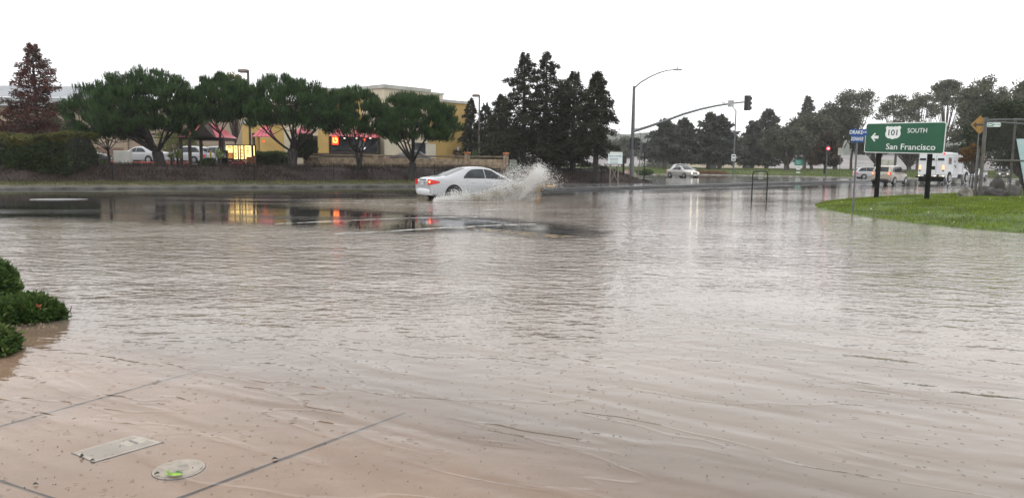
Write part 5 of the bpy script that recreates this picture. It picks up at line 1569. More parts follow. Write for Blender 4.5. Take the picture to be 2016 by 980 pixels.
# curtain along the right side: strands thrown up and leaning forward, ragged at the top
def strands(n, x0, x1, lean, h0, h1, y0, lmin, lmax, r0, r1):
    u = rg.beta(1.35, 1.1, n); x = x0 + (x1 - x0) * u
    env = (h0 + (h1 - h0) * u ** .8) * (.55 + .45 * np.sin(x * 9 + np.sin(x * 23) * 1.5) ** 2)
    zc = env * rg.uniform(.02, 1.0, n) ** 1.1
    px_ = x + zc * lean + rg.normal(size=n) * .02
    py_ = y0 - .30 * np.sin(np.pi * u) * rg.uniform(.2, 1.3, n) - .35 * zc
    c = np.stack([px_, py_, zc + .03], 1)
    d = unit(np.stack([np.full(n, lean) + rg.normal(size=n) * .16, -.25 + rg.normal(size=n) * .1, np.ones(n)], 1))
    L_ = rg.uniform(lmin, lmax, n)[:, None] * (1.1 - .6 * (zc / env)[:, None]); r = rg.uniform(r0, r1, n)[:, None]
    s1 = unit(np.cross(d, np.array([0, 1, 0]))); s2 = np.cross(d, s1)
    V6 = np.stack([c + s1 * r, c + s2 * r, c - s1 * r, c - s2 * r, c + d * L_ * .6, c - d * L_ * .4], 1)
    F6 = np.array([[0, 1, 4], [1, 2, 4], [2, 3, 4], [3, 0, 4], [1, 0, 5], [2, 1, 5], [3, 2, 5], [0, 3, 5]])
    T = V6[:, F6].reshape(-1, 3, 3)
    return loc2w(T.reshape(-1, 3)).reshape(-1, 3, 3)
tri_extra = [strands(3400, -1.35, 2.1, .62, .16, .85, -1.02, .05, .24, .006, .017),
             strands(1500, -1.7, .4, .25, .18, .34, -1.05, .03, .12, .006, .018),
             strands(1700, .9, 2.2, .8, .45, .95, -1.12, .06, .26, .006, .018)]
n = 4500
u = rg.beta(1.4, 1.1, n); x = -1.8 + 4.0 * u
zc = rg.uniform(0, 1, n) ** 1.3 * (.2 + .85 * u)
sets.append((loc2w(np.stack([x + zc * .6 + rg.normal(size=n) * .04, -1.05 - .45 * rg.uniform(0, 1, n), zc + .02], 1)), rg.uniform(.005, .017, n), None))
# the bright plume thrown up and forward from the front wheel
n = 34000
t = rg.beta(1.0, 1.35, n)
cx_ = 1.35 + 1.05 * t; cz_ = .05 + 1.38 * t
wd = .045 + .09 * t
fr_ = rg.normal(size=n)
px_ = cx_ + fr_ * wd * .9; pz_ = cz_ + rg.normal(size=n) * wd * 1.1 - .08 * np.abs(fr_)
py_ = -1.25 - .45 * t + rg.normal(size=n) * (.08 + .16 * t)
sets.append((loc2w(np.stack([px_, py_, np.maximum(pz_, .03)], 1)), rg.uniform(.005, .018, n) * (1.25 - .6 * t), None))
# low bow wave joining curtain and plume
n = 4500
t = rg.uniform(0, 1, n)
sets.append((loc2w(np.stack([.2 + 1.9 * t + rg.normal(size=n) * .08, -1.25 - .15 * rg.uniform(0, 1, n) - .2 * t, np.abs(rg.normal(size=n)) * (.14 + .26 * t) + .02], 1)), rg.uniform(.005, .015, n), None))
# fine spray in the air over the bonnet and ahead
n = 9000
t = rg.uniform(0, 1, n) ** .8
sets.append((loc2w(np.stack([.2 + 2.9 * t + rg.normal(size=n) * .3, -1.3 + rg.normal(size=n) * .45, np.abs(.5 + .85 * np.sin(t * 2.6) * rg.uniform(.2, 1.15, n) + rg.normal(size=n) * .13)], 1)), rg.uniform(.004, .012, n), None))
# churn behind the rear wheel
n = 9000
t = rg.uniform(0, 1, n)
sets.append((loc2w(np.stack([-1.0 - 1.5 * t + rg.normal(size=n) * .05, -1.05 - .4 * rg.uniform(0, 1, n), np.abs(rg.normal(size=n)) * (.22 * (1 - t * .6)) + .01], 1)), rg.uniform(.005, .014, n), None))
# the side seen beyond the bonnet (left front wheel)
n = 6000
t = rg.uniform(0, 1, n)
sets.append((loc2w(np.stack([1.7 + 1.2 * t, 1.15 + .5 * t + rg.normal(size=n) * .2, np.abs(rg.normal(size=n)) * (.2 + .5 * t)], 1)), rg.uniform(.004, .012, n), None))
V = np.concatenate([spray(a, s, d) for a, s, d in sets])
M_spl = foliage('churned_water', (0.96, 0.96, 0.955), (0.84, 0.81, 0.76), 0.9, tl=.35)
sp_ = np_mesh('water_splash', V, M_spl, kind='stuff', label='muddy white spray thrown up along the side of the white sedan', cat='splash')
np_mesh('mud_strands', np.concatenate(tri_extra), foliage('muddy_strands', (0.72, 0.69, 0.62), (0.36, 0.31, 0.24), 2.5, tl=.3), sp_)
# foam and wake lines lying on the water round the car
b = MB()
def foam(px0, py0, px1, py1, w, seed):
    r_ = random.Random(seed); p0 = G(px0, py0); p1 = G(px1, py1); d = (p1 - p0); nrm = Vector((-d.y, d.x, 0)).normalized()
    A = []; B_ = []
    for i in range(25):
        t = i / 24; c = p0.lerp(p1, t) + nrm * r_.uniform(-.05, .05)
        h = w * math.sin(math.pi * min(1, max(0, t))) * r_.uniform(.25, 1) / 2 + .004
        A.append((c.x - nrm.x * h, c.y - nrm.y * h, .012)); B_.append((c.x + nrm.x * h, c.y + nrm.y * h, .012))
    b.grid([A, B_])
for a in ((640, 396, 850, 394, .25, 1), (600, 400, 800, 399, .18, 2), (680, 404, 960, 402, .16, 3), (820, 399, 1010, 397.5, .40, 4), (1000, 391.5, 1075, 391, .35, 5), (1005, 395.5, 1062, 394, .28, 6), (560, 394, 700, 392, .14, 7), (930, 416, 1000, 412, .12, 8)):
    foam(*a)
b.build('foam', mat('thin_foam', (0.66, 0.64, 0.60), .4, c2=(.28, .25, .21), scale=6), kind='stuff', label='thin streaks of foam trailing behind the white sedan', cat='foam')
# ================================================================== SIGNS, SIGNALS, STREET FURNITURE
M_green = mat('highway_green', (0.004, 0.080, 0.036), .45, .10, .8)
M_swhite = mat('reflective_white', (0.72, 0.74, 0.73), .4, .06, 2)
M_sblue = mat('street_sign_blue', (0.003, 0.055, 0.22), .5, .08, 2)
M_black = mat('sign_black', (0.01, 0.01, 0.01), .4, .1, 2)
M_alu = mat('aluminium_sheet', (0.33, 0.34, 0.34), .35, .15, 3, metallic=.4)
M_sigbox = mat('signal_housing', (0.018, 0.016, 0.018), .5, .2, 3)
M_wood = mat('grey_timber', (0.17, 0.15, 0.12), .7, .2, 4)
M_ored = mat('orange_barricade', (0.70, 0.12, 0.02), .4, .1, 3)

def plate_mesh(w, h, r, t=.006, y=0.0, cx=0, cz=0):
    """upright rounded plate facing -Y, centre (cx, cz)"""
    b = MB(); b.M = Matrix.Translation((cx, y, cz)) @ FACE
    b.prism(rrect(w, h, r), -t / 2, t / 2)
    return b
def poly_plate(pts, y, t=.004, M0=None):
    b = MB(); b.M = (M0 or Matrix.Identity(4)) @ Matrix.Translation((0, y, 0)) @ FACE
    b.prism(pts, -t / 2, t / 2); return b

# ---- big green highway sign on two black posts
pa = G(1725, 390.5, .22); pb = G(1824, 396, .22)
d = pb - pa; rz = math.atan2(d.y, d.x); sep = math.hypot(d.x, d.y)
hw_ = thing('highway_sign', 'big green highway sign reading 101 South San Francisco on two black posts', 'road sign', (pa.x, pa.y, .2), rz)
kx = K((pa.y + pb.y) / 2)
def onsign(px, py):
    # point of the sign plane under a pixel
    n_ = Vector((math.sin(rz), -math.cos(rz), 0)); r_ = ray(px, py); o_ = Vector((0, 0, CAMZ))
    t = (pa - o_).dot(n_) / r_.dot(n_); q = o_ + r_ * t - Vector((pa.x, pa.y, .2))
    return q.x * math.cos(rz) + q.y * math.sin(rz), q.z
A = onsign(1707, 242); B_ = onsign(1866, 241); C_ = onsign(1705, 301.5); D_ = onsign(1862, 302.5)
x0, x1 = (A[0] + C_[0]) / 2, (B_[0] + D_[0]) / 2; z0, z1 = (C_[1] + D_[1]) / 2, (A[1] + B_[1]) / 2
cx0, cz0, sw, sh = (x0 + x1) / 2, (z0 + z1) / 2, x1 - x0, z1 - z0
plate_mesh(sw, sh, .11, .012, -.08, cx0, cz0).build('border', M_swhite, hw_)
plate_mesh(sw - .07, sh - .07, .085, .008, -.092, cx0, cz0).build('panel', M_green, hw_)
for i, px in enumerate((1735, 1830)):
    x = onsign(px, 300)[0]; x = (0, sep)[i]
    b = MB(); b.box((x, 0, z1 / 2 - .15), (.15, .14, z1 + .15), bev=.01); b.build('post', mat('black_painted_post', (0.006, 0.006, 0.006), .8, .2, 4, spec=.15), hw_)
def st(px, py): return onsign(px, py)
x, z = st(1795, 289); lettering('San Francisco', .345, M_swhite, hw_, at(x, -.100, z - .01) @ FACE, .003, .006, sx=1.20)
x, z = st(1809, 257); lettering('SOUTH', .265, M_swhite, hw_, at(x, -.100, z) @ FACE, .003, .003, sx=1.02)
x, z = st(1761, 262)
def shield(w, h):
    pts = [(0, -.50), (.12, -.44), (.30, -.42), (.44, -.30), (.50, -.10), (.46, .08), (.44, .22), (.50, .36), (.40, .50), (.26, .44), (.12, .47), (0, .42)]
    pts = [(a * w, c * h) for a, c in pts]
    return list(reversed(pts)) + [(-a, c) for a, c in pts[1:-1]]
shp = shield(.74, .56)
b = MB(); b.M = at(x, -.100, z) @ FACE; b.prism(shp, -.003, .003); b.build('route_shield', M_swhite, hw_)
lettering('101', .34, M_black, hw_, at(x, -.106, z - .01) @ FACE, .002, .012, sx=1.12)
x, z = st(1725, 272)
ar = [(-.19, 0), (0, .19), (.045, .145), (-.045, .06), (.19, .06), (.19, -.06), (-.045, -.06), (.045, -.145), (0, -.19)]
b = MB(); b.M = at(x, -.100, z) @ FACE; b.prism(list(reversed(ar)), -.003, .003); b.build('arrow', M_swhite, hw_)

# the panel hangs very slightly out of level
sl_ = math.atan2((B_[1] + D_[1]) / 2 - (A[1] + C_[1]) / 2, sw)
Mt_ = Matrix.Translation((cx0, 0, cz0)) @ Matrix.Rotation(-sl_, 4, 'Y') @ Matrix.Translation((-cx0, 0, -cz0))
for o in hw_.children:
    if not o.name.startswith('post'): o.matrix_local = Mt_

# ---- street name pole in the foreground grass
p = G(1678.5, 418, .05)
sn = thing('street_name_sign', 'blue street name signs DRAKE AVE and DONAHUE ST on a thin grey pole', 'street sign', (p.x, p.y, 0))
Yp = p.y; kk = K(Yp)
zt = W(1686, 278, Yp).z
b = MB(); b.tube([(0, 0, -.1), (0, 0, zt)], .032, 10); b.build('pole', M_gal, sn, smooth=True)
b = MB(); b.tube([(0, 0, zt - .02), (0, 0, zt + .13)], .045, 10); b.build('bracket', M_blk, sn)
z1_ = W(1689, 261, Yp).z; z2_ = W(1687, 274, Yp).z
o_ = plate_mesh(34 * kk, 12.5 * kk, .02, .01, -.05, 0.02, z1_); o_.M = Matrix.Identity(4); o_.build('name_plate', M_sblue, sn)
lettering('DRAKE', .175, M_swhite, sn, at(-.075, -.058, z1_) @ FACE, .002, .004, sx=.80)
lettering('AVE', .085, M_swhite, sn, at(.21, -.058, z1_ + .005) @ FACE, .002, .006, sx=.85)
b = plate_mesh(24.5 * kk, 12.5 * kk, .02, .01, -.05, 0.0, z2_); b.build('name_plate', M_sblue, sn)
lettering('DONAHUE', .175, M_swhite, sn, at(-.03, -.058, z2_) @ FACE, .002, .002, sx=.46)
lettering('ST', .065, M_swhite, sn, at(.155, -.058, z2_ + .01) @ FACE, .002, .004, sx=.8)

# ---- black hoop with two small plates standing in the flood
pa = G(1479.5, 396); pb = G(1509, 394.5)
rz = math.atan2(pb.y - pa.y, pb.x - pa.x); sep = (pb - pa).length
hp = thing('hoop_sign', 'black tube hoop with two small grey plates standing in the flood water', 'sign', (pa.x, pa.y, 0), rz)
h = W(1496, 337.5, pa.y).z; r_ = .19
pts = [(0, 0, -.15), (0, 0, h - r_)] + [(r_ - r_ * math.cos(a), 0, h - r_ + r_ * math.sin(a)) for a in np.linspace(.2, 1.57, 5)] + [(sep - r_ + r_ * math.sin(a), 0, h - r_ + r_ * math.cos(a)) for a in np.linspace(0, 1.4, 5)] + [(sep, 0, h - r_), (sep, 0, -.15)]
b = MB(); b.tube(pts, .026, 10); b.build('hoop', M_blk, hp, smooth=True)
zc = h - .37
b = MB(); b.tube([(0, 0, zc), (sep, 0, zc)], .018, 8); b.build('crossbar', M_blk, hp)
M_gsign = mat('grey_sign_face', (0.36, 0.37, 0.31), .4, .1, 5)
for x in (0, sep):
    b = MB(); b.tube([(x, 0, .06), (x, 0, .10)], .04, 10); b.build('collar', M_blk, hp)
for zz, s in ((h - .115, 0), (h - .275, 1)):
    b = plate_mesh(.36, .145, .01, .008, -.03, sep / 2, zz); pl = b.build('plate', M_gsign, hp)
    for k_, w_ in enumerate((.045, .03, .035, .04)):
        b = MB(); b.box((sep / 2 - .12 + k_ * .078, -.036, zz), (w_, .004, .07)); b.build('worn_mark', M_black, pl)

# ---- traffic signal with mast arm and street light
p = G(1243, 357, .12); Ys_ = p.y
sg_ = thing('signal_mast', 'tall grey signal pole with a long curved arm and a street light', 'traffic signal', (p.x, p.y, .12))
def sl(px, py, dy=0):
    v = W(px, py, Ys_ + dy); return (v.x - p.x, v.y - p.y, v.z - .12)
top = sl(1249.5, 170)
b = MB(); b.tube([(0, 0, -.1), (0, 0, 3.5), (0, 0, top[2])], [.19, .16, .11], 14); b.build('pole', M_gal, sg_, smooth=True)
b = MB(); b.tube([(0, 0, 0), (0, 0, .14)], .30, 14); b.build('base_flange', M_gal, sg_)
arm = [sl(*q) for q in ((1247, 259), (1275, 250), (1310, 238), (1345, 225), (1380, 215), (1410, 208.5), (1440, 204), (1470, 200.5))]
arm[0] = (0, 0, arm[0][2])
b = MB(); b.tube(arm, [.115, .11, .105, .095, .085, .075, .065, .055], 10); b.build('mast_arm', M_gal, sg_, smooth=True)
la = [sl(*q) for q in ((1249, 174), (1262, 162), (1280, 151.5), (1298, 143.5), (1314, 139), (1330, 137.5))]; la[0] = (0, 0, la[0][2])
b = MB(); b.tube(la, [.06, .055, .05, .045, .04, .035], 8); b.build('luminaire_arm', M_gal, sg_, smooth=True)
x, y, z = sl(1334, 137.5)
b = MB(); b.box((x, y, z), (.72, .26, .13), bev=.05); b.box((x - .02, y, z + .12), (.1, .1, .14), bev=.02); b.build('luminaire', M_alu, sg_)
# signal head at the end of the arm, its visors turned away to the right
x, y, z = sl(1472, 203)
def sighead(c, w, dpt, h, rz, parent, nm='signal_head', n=3, vis=1):
    b = MB(); b.box(c, (w, dpt, h), rz=rz, bev=.03); hdm = b.build(nm, M_sigbox, parent)
    for i in range(n):
        zz = c[2] + h * .5 - h * (i + .5) / n
        dv = Vector((math.cos(rz) * vis, math.sin(rz) * vis, 0)); q = Vector((c[0], c[1], zz)) + dv * (w / 2)
        v = MB(); v.tube([tuple(q), tuple(q + dv * .22)], [h / n * .42, h / n * .40], 12, cap=True); v.build('visor', M_sigbox, hdm)
    return hdm
sighead((x, y, z), .40, .36, 1.18, R(40), sg_, vis=1)
b = MB(); b.box((x - .04, y - .02, z), (.50, .05, 1.24), rz=R(-12), bev=.02); b.build('back_plate', M_sigbox, sg_)
x, y, z = sl(1438, 204.5); b = MB(); b.box((x, y - .12, z), (.50, .04, .54), bev=.01); b.build('arm_sign_back', M_alu, sg_)
b = MB(); b.box((x, y - .06, z), (.06, .12, .5)); b.build('sign_clamp', M_gal, sg_)
x, y, z = sl(1424, 204.5); b = MB(); b.box((x, y, z + .06), (.34, .1, .07), bev=.02); b.build('detector', M_alu, sg_)
x, y, z = sl(1251, 283); sighead((x - .02, y - .05, z), .34, .34, 1.0, R(10), sg_, vis=1)
x, y, z = sl(1241, 283); b = MB(); b.box((x, y, z), (.16, .3, .95), bev=.03); b.build('signal_back', M_sigbox, sg_)

# ---- thin pedestal signal seen from behind
p = G(1267.5, 355.5, .12)
ps = thing('pedestal_signal', 'black boxed signal seen from behind on a thin black pole on the island', 'traffic signal', (p.x, p.y, .12))
z1_ = W(1269, 281, p.y).z - .12; z0_ = W(1269, 301, p.y).z - .12
b = MB(); b.tube([(0, 0, -.05), (0, 0, z0_ + .1)], .045, 8); b.build('pole', M_blk, ps)
b = MB(); b.box((0, 0, (z0_ + z1_) / 2), (.44, .28, z1_ - z0_), bev=.05); b.build('signal_head', M_sigbox, ps)
b = MB(); b.box((0, 0, .05), (.3, .3, .16), bev=.04); b.box((.5, .05, .03), (1.2, .3, .05), bev=.02); b.build('base', M_blk, ps)
# ---- dark signal box on a thick dark post by the estate sign
p = G(1227, 353, .1)
pd = thing('pedestrian_signal', 'dark pedestrian signal box on a thick dark post beside the real estate sign', 'traffic signal', (p.x, p.y, .05))
zt = W(1229, 307, p.y).z; zb_ = W(1229, 323, p.y).z
b = MB(); b.tube([(0, 0, -.1), (0, 0, zb_)], .095, 10); b.build('post', M_blk, pd)
b = MB(); b.box((.02, -.05, (zt + zb_) / 2), (.42, .34, zt - zb_), bev=.04, rz=.3); b.build('signal_box', M_sigbox, pd)

# ---- white real estate board on a timber frame
Yr = 54.5
p = W(1210, 345, Yr); z0 = height_at(p.x, Yr)
re_ = thing('estate_sign', 'white real estate board on crossed timber props below the dark conifers', 'sign', (p.x, Yr, z0))
def rl(px, py): v = W(px, py, Yr); return v.x - p.x, v.z - z0
x0, z1_ = rl(1197.5, 303); x1, z0_ = rl(1225, 323)
b = MB(); b.box(((x0 + x1) / 2, 0, (z0_ + z1_) / 2), (x1 - x0, .04, z1_ - z0_), bev=.005); b.build('board', mat('pale_board', (0.60, 0.68, 0.68), .4, .04, 2), re_)
b = MB(); b.box(((x0 + x1) / 2 + .06, 0, z1_ + .07), (x1 - x0 - .12, .04, .13), bev=.005); b.build('top_board', mat('pale_board_top', (0.62, 0.66, 0.6), .4, .04, 2), re_)
lettering('RETAIL AVAILABLE', .125, M_black, re_, at((x0 + x1) / 2, -.024, z1_ - .17) @ FACE, .001, .02, sx=.92)
for zz in (.34, .46, .62): 
    b = MB(); b.box(((x0 + x1) / 2 - .1, -.024, z1_ - zz), (.62, .008, .035)); b.build('text_line', M_black, re_)
bz0 = 0
for px in (1202, 1218):
    x, _ = rl(px, 320); b = MB(); b.box((x, .06, z0_ / 2 + .1), (.09, .09, z0_ + .3), bev=.01); b.build('prop', M_wood, re_)
for s in (-1, 1):
    b = MB(); b.tube([(s * .34, .12, -.05), (-s * .34, .12, z0_ + .05)], .035, 4); b.build('cross_brace', M_wood, re_)
b = MB(); b.box((0, .12, z0_ - .02), (x1 - x0 + .1, .05, .07)); b.build('top_rail', M_wood, re_)
# thin stakes around
for i, (px, py, tp, lb) in enumerate(((1190, 352, 322, 'thin timber stake left of the real estate board'), (1238, 352, 324, 'thin stake close behind the tall signal pole'), (1256, 356, 325, 'pale timber stake between the signal pole and the thin pedestal signal'))):
    q = G(px, py, .08); hh = W(px, tp, q.y).z
    b = MB(); b.box((0, 0, hh / 2), (.07, .07, hh + .1), bev=.01); o = b.build('stake', M_wood, label=lb, cat='stake', group='timber stakes near the signal pole'); o.location = (q.x, q.y, 0)
# ---- barricade and sandbag
q = G(1236, 356.5, .12)
ba = thing('barricade', 'orange and white striped folding barricade leaning at the foot of the signal pole', 'barricade', (q.x, q.y - .25, .12), -.25)
b = MB(); b.box((0, 0, .78), (.62, .05, .24), bev=.01); bd = b.build('board', M_swhite, ba)
for k in range(3):
    b = MB(); xk = -.21 + k * .21
    b.M = Matrix.Translation((xk, -.028, .78)) @ FACE
    b.prism([(-.10, -.115), (-.01, -.115), (.09, .115), (0, .115)], -.002, .002); b.build('stripe', M_ored, bd)
for x in (-.24, .24):
    b = MB(); b.tube([(x - .05, -.25, -.02), (x, 0, .9)], .025, 6); b.build('leg', M_swhite, ba)
    b = MB(); b.tube([(x - .05, .28, -.02), (x, 0, .9)], .025, 6); b.build('leg', M_swhite, ba)
b = MB(); b.box((0, -.12, .36), (.5, .03, .12), bev=.005); b.build('lower_board', M_swhite, ba)
rg2 = np.random.default_rng(4)
q2 = q + Vector((.42, -.35, 0)); b = MB(); rows = []
for i in range(9):
    ph = i / 8; w = .30 * math.sin(math.pi * (.12 + .76 * ph)) ** .5
    rows.append([(w * math.cos(a) * (1 + .06 * math.sin(3 * a)) + .12 * (ph - .5), .13 * math.sin(a), ph * .62) for a in np.linspace(0, 2 * math.pi, 15)])
b.grid(rows); b.add(rows[0], [tuple(range(14, -1, -1))]); b.add(rows[-1], [tuple(range(15))])
o = b.build('sandbag', mat('brown_sacking', (0.30, 0.235, 0.16), .8, .2, 6, bump=.01), smooth=50, label='brown sack slumped against the foot of the signal pole', cat='sandbag'); o.location = (q2.x, q2.y, .12); o.rotation_euler = (0, -.3, 0)
# ---- small white regulatory sign on the mulch bank edge
q = G(1175, 356, .2); zt = W(1180, 300, q.y).z
ns = thing('regulatory_sign', 'small white road sign on a thin post at the edge of the mulch bank', 'road sign', (q.x, q.y, .1))
b = MB(); b.tube([(0, 0, -.1), (.03, 0, zt - .1)], .025, 6); b.build('post', M_gal, ns)
b = plate_mesh(.22, .40, .02, .006, -.04, .03, zt - .30); b.build('plate', M_swhite, ns)
b = MB(); b.box((.03, -.045, zt - .24), (.12, .004, .09)); b.build('red_mark', mat('sign_red', (.5, .03, .03), .4, .1, 2), ns)
# another thin pole with a tiny plate left of the wall pier
q = W(902, 345, 55); z0 = height_at(q.x, 55)
np_ = thing('pole_sign', 'thin pole with a small pale plate in front of the yellow wall', 'road sign', (q.x, 55, z0)); zt = W(903, 287, 55).z - z0
b = MB(); b.tube([(0, 0, -.1), (0, 0, zt)], .028, 6); b.build('pole', M_dkp, np_)
b = plate_mesh(.16, .30, .02, .006, -.04, 0, zt - .2); b.build('plate', M_alu, np_)

# ---- thin far street lights
def slight(px, Y, top_py, base_z, armx, army, label, r=.09):
    v = W(px, 330, Y); h = W(px, top_py, Y).z - base_z
    o = thing('street_light', label, 'street light', (v.x, Y, base_z), group='thin grey street lights beyond the island')
    b = MB(); b.tube([(0, 0, -.1), (0, 0, h)], [r, r * .6], 8); b.build('pole', M_gal, o)
    b = MB(); b.tube([(0, 0, h - .05), (armx * .6, 0, h + army * .7), (armx, 0, h + army)], [r * .5, r * .4, r * .35], 6); b.build('arm', M_gal, o)
    b = MB(); b.box((armx * 1.15, 0, h + army), (abs(armx) * .35 + .3, .25, .12), bev=.03); b.build('lamp_head', M_alu, o)
slight(1444, 108, 218, .2, -1.0, .9, 'thin grey street light right under the end of the signal arm', .13)
slight(1259, 140, 262, .2, -.8, .8, 'thin grey street light just right of the tall signal pole')
# white two-panel notice on that post's foot
v = W(1443, 330, 106); o = thing('notice_sign', 'white two panel notice at the foot of the thin street light', 'road sign', (v.x, 106, .15))
zt = W(1443, 304, 106).z; b = MB(); b.tube([(0, 0, -.2), (0, 0, zt - .15)], .05, 6); b.build('post', M_gal, o)
for k in (0, 1):
    b = plate_mesh(.60, .42, .03, .01, -.08, 0, zt - .38 - .47 * k); pl = b.build('panel', M_swhite, o)
    b = MB(); b.box((0, -.09, zt - .38 - .47 * k), (.42, .008, .16)); b.build('print', M_trim, pl)

# ---- green freeway entrance assembly
q = G(1572, 345.5); Yg = q.y; o = thing('freeway_entrance_sign', 'small green FREEWAY ENTRANCE sign over a 101 shield and arrow plate', 'road sign', (q.x, Yg, 0))
def ol(px, py): v = W(px, py, Yg); return v.x - q.x, v.z
M_teal = mat('faded_sign_green', (0.01, 0.22, 0.17), .4, .08, 2)
kk = K(Yg)
x, z = ol(1572, 320); plate_mesh(16 * kk, 11.5 * kk, .05, .01, -.06, x, z).build('green_plate', M_teal, o)
lettering('FREEWAY', .24, M_swhite, o, at(x, -.07, z + .15) @ FACE, .002, .008, sx=.8)
lettering('ENTRANCE', .24, M_swhite, o, at(x, -.07, z - .16) @ FACE, .002, .008, sx=.7)
x, z = ol(1571.5, 330.5)
b = MB(); b.M = at(x, -.06, z) @ FACE; b.prism(shield(9.5 * kk, 9 * kk), -.004, .004); b.build('route_shield', M_swhite, o)
lettering('101', .30, M_black, o, at(x, -.07, z - .01) @ FACE, .002, .014, sx=.95)
x, z = ol(1571, 342); plate_mesh(7.5 * kk, 7.5 * kk, .03, .01, -.06, x, z).build('arrow_plate', M_swhite, o)
ar2 = [(a * .62 * math.cos(-.78) - c * .62 * math.sin(-.78), a * .62 * math.sin(-.78) + c * .62 * math.cos(-.78)) for a, c in [(y_, -x_) for x_, y_ in ar]]
b = MB(); b.M = at(x, -.07, z) @ FACE; b.prism([(a * 1.2, c * 1.2) for a, c in ar2], -.003, .003); b.build('arrow', M_black, o)
b = MB(); b.tube([(0, 0, -.1), (0, 0, ol(1572, 316)[1])], .05, 6); b.build('post', M_gal, o)

# ---- far signal with the red light
q = W(1627, 340, 100); o = thing('far_signal', 'far traffic signal showing a red arrow in front of the reddish conifer', 'traffic signal', (q.x, 100, .1))
zt = W(1625, 286, 100).z
b = MB(); b.tube([(0, .1, -.2), (0, .1, zt - .2)], .07, 8); b.build('pole', M_gal, o)
b = MB(); b.box((0, 0, zt - .75), (.42, .3, 1.25), bev=.04); b.build('signal_head', M_sigbox, o)
M_rl = mat('lit_red_lens', (1, .05, .05), .3, .05, 2, emit=(1, .02, .045), estr=6.0)
zz = W(1625, 294, 100).z
b = MB(); b.tube([(0, -.15, zz), (0, -.19, zz)], .20, 14); b.build('red_lens', M_rl, o)
ar3 = [(-.24, 0), (-.04, .17), (-.04, .06), (.2, .06), (.2, -.06), (-.04, -.06), (-.04, -.17)]
b = MB(); b.M = at(0, -.205, zz) @ FACE; b.prism(list(reversed([(a * .8, c * .8) for a, c in ar3])), -.004, .004); b.build('red_arrow', mat('bright_red_arrow', (1, .3, .3), .3, .05, 2, emit=(1, .12, .12), estr=9.0), o)
# ---- back of a square sign on a post
q = G(1652, 354); o = thing('sign_back', 'grey back of a double sign on a thin post left of the street name pole', 'road sign', (q.x, q.y, 0)); kk = K(q.y)
zt = W(1652, 291, q.y).z
b = MB(); b.tube([(0, 0, -.1), (0, 0, zt)], .04, 6); b.build('post', M_gal, o)
b = MB(); b.box((-3 * kk, -.05, zt - 7.5 * kk), (6 * kk, .02, 14 * kk), bev=.005); b.build('panel', mat('pale_sign_back', (.33, .34, .27), .4, .1, 2), o)
b = MB(); b.box((3.2 * kk, -.05, zt - 7.5 * kk), (5.6 * kk, .02, 14 * kk), bev=.005); b.build('panel', M_alu, o)
# ---- pale utility box seen under the highway sign
q = W(1746, 325, 120); b = MB(); b.box((0, 0, 1.2), (1.7, .7, 2.6), bev=.04)
o = b.build('signal_cabinet', mat('cream_cabinet', (.42, .41, .36), .5, .1, 1), label='cream roadside cabinet just under the green highway sign', cat='cabinet'); o.location = (q.x, 120, float(far_z(q.x, 120)))
b = MB(); b.box((.0, -.37, 1.2), (.05, .03, 2.3)); b.build('door_gap', M_trim, o)
q = W(1420, 330, 200)
hs_ = thing('low_building', 'low cream building with a dark arch behind the far conifers', 'building', (q.x, 200, .6))
b = MB(); b.box((0, 0, 1.0), (22, 6, 2.0)); b.build('wall', M_cream, hs_)
b = MB(); b.add([(-11.5, -3.4, 2.0), (11.5, -3.4, 2.0), (9, 0, 3.0), (-9, 0, 3.0), (-11.5, 3.4, 2.0), (11.5, 3.4, 2.0)], [(0, 1, 2, 3), (3, 2, 5, 4), (0, 3, 4), (1, 5, 2)]); b.build('roof', mat('pale_roof', (.30, .28, .26), .6, .1, .4), hs_)
for x in (-3.5, 6):
    b = MB(); b.M = at(x, -3.03, 0) @ FACE; b.prism([(-1.3, 0), (1.3, 0)] + [(1.3 * math.cos(a), .5 + 1.0 * math.sin(a)) for a in np.linspace(0, math.pi, 9)], 0, .02); b.build('arch_opening', M_glass, hs_)

# ---- chain link gate at the right edge
pl_ = G(1928, 391, .2); Yg = pl_.y
gt = thing('chain_link_gate', 'tall grey chain link gate frame at the right edge of the lawn', 'gate', (pl_.x, Yg, .15))
def gl(px, py): v = W(px, py, Yg); return v.x - pl_.x, v.z - .15
zt = gl(1937, 231)[1]
b = MB(); b.tube([(0, 0, -.2), (0, 0, zt)], .075, 10); b.build('post', M_dkp, gt, smooth=True)
b = MB(); b.tube([(-.12, .15, -.2), (-.10, .15, zt * .62)], .045, 8); b.build('post', M_dkp, gt, smooth=True)
xr = gl(2240, 300)[0]
for px in (2000, 2120, 2235):
    x = gl(px, 300)[0]; b = MB(); b.tube([(x, .2, -.2), (x, .2, zt)], .045, 8); b.build('post', M_dkp, gt, smooth=True)
b = MB(); b.tube([(0, 0, gl(1940, 236)[1]), (xr, .2, gl(2240, 233)[1])], .03, 8); b.build('top_rail', M_gal, gt, smooth=True)
b = MB(); b.tube([(0, 0, gl(1940, 239)[1]), (xr, -.6, gl(2240, 262)[1])], .03, 8); b.build('slanting_rail', M_gal, gt, smooth=True)
zr_ = gl(1936, 316)[1]
b = MB(); b.tube([(0, 0, zr_), (xr, 0, zr_)], .04, 8); b.build('middle_rail', M_dkp, gt, smooth=True)
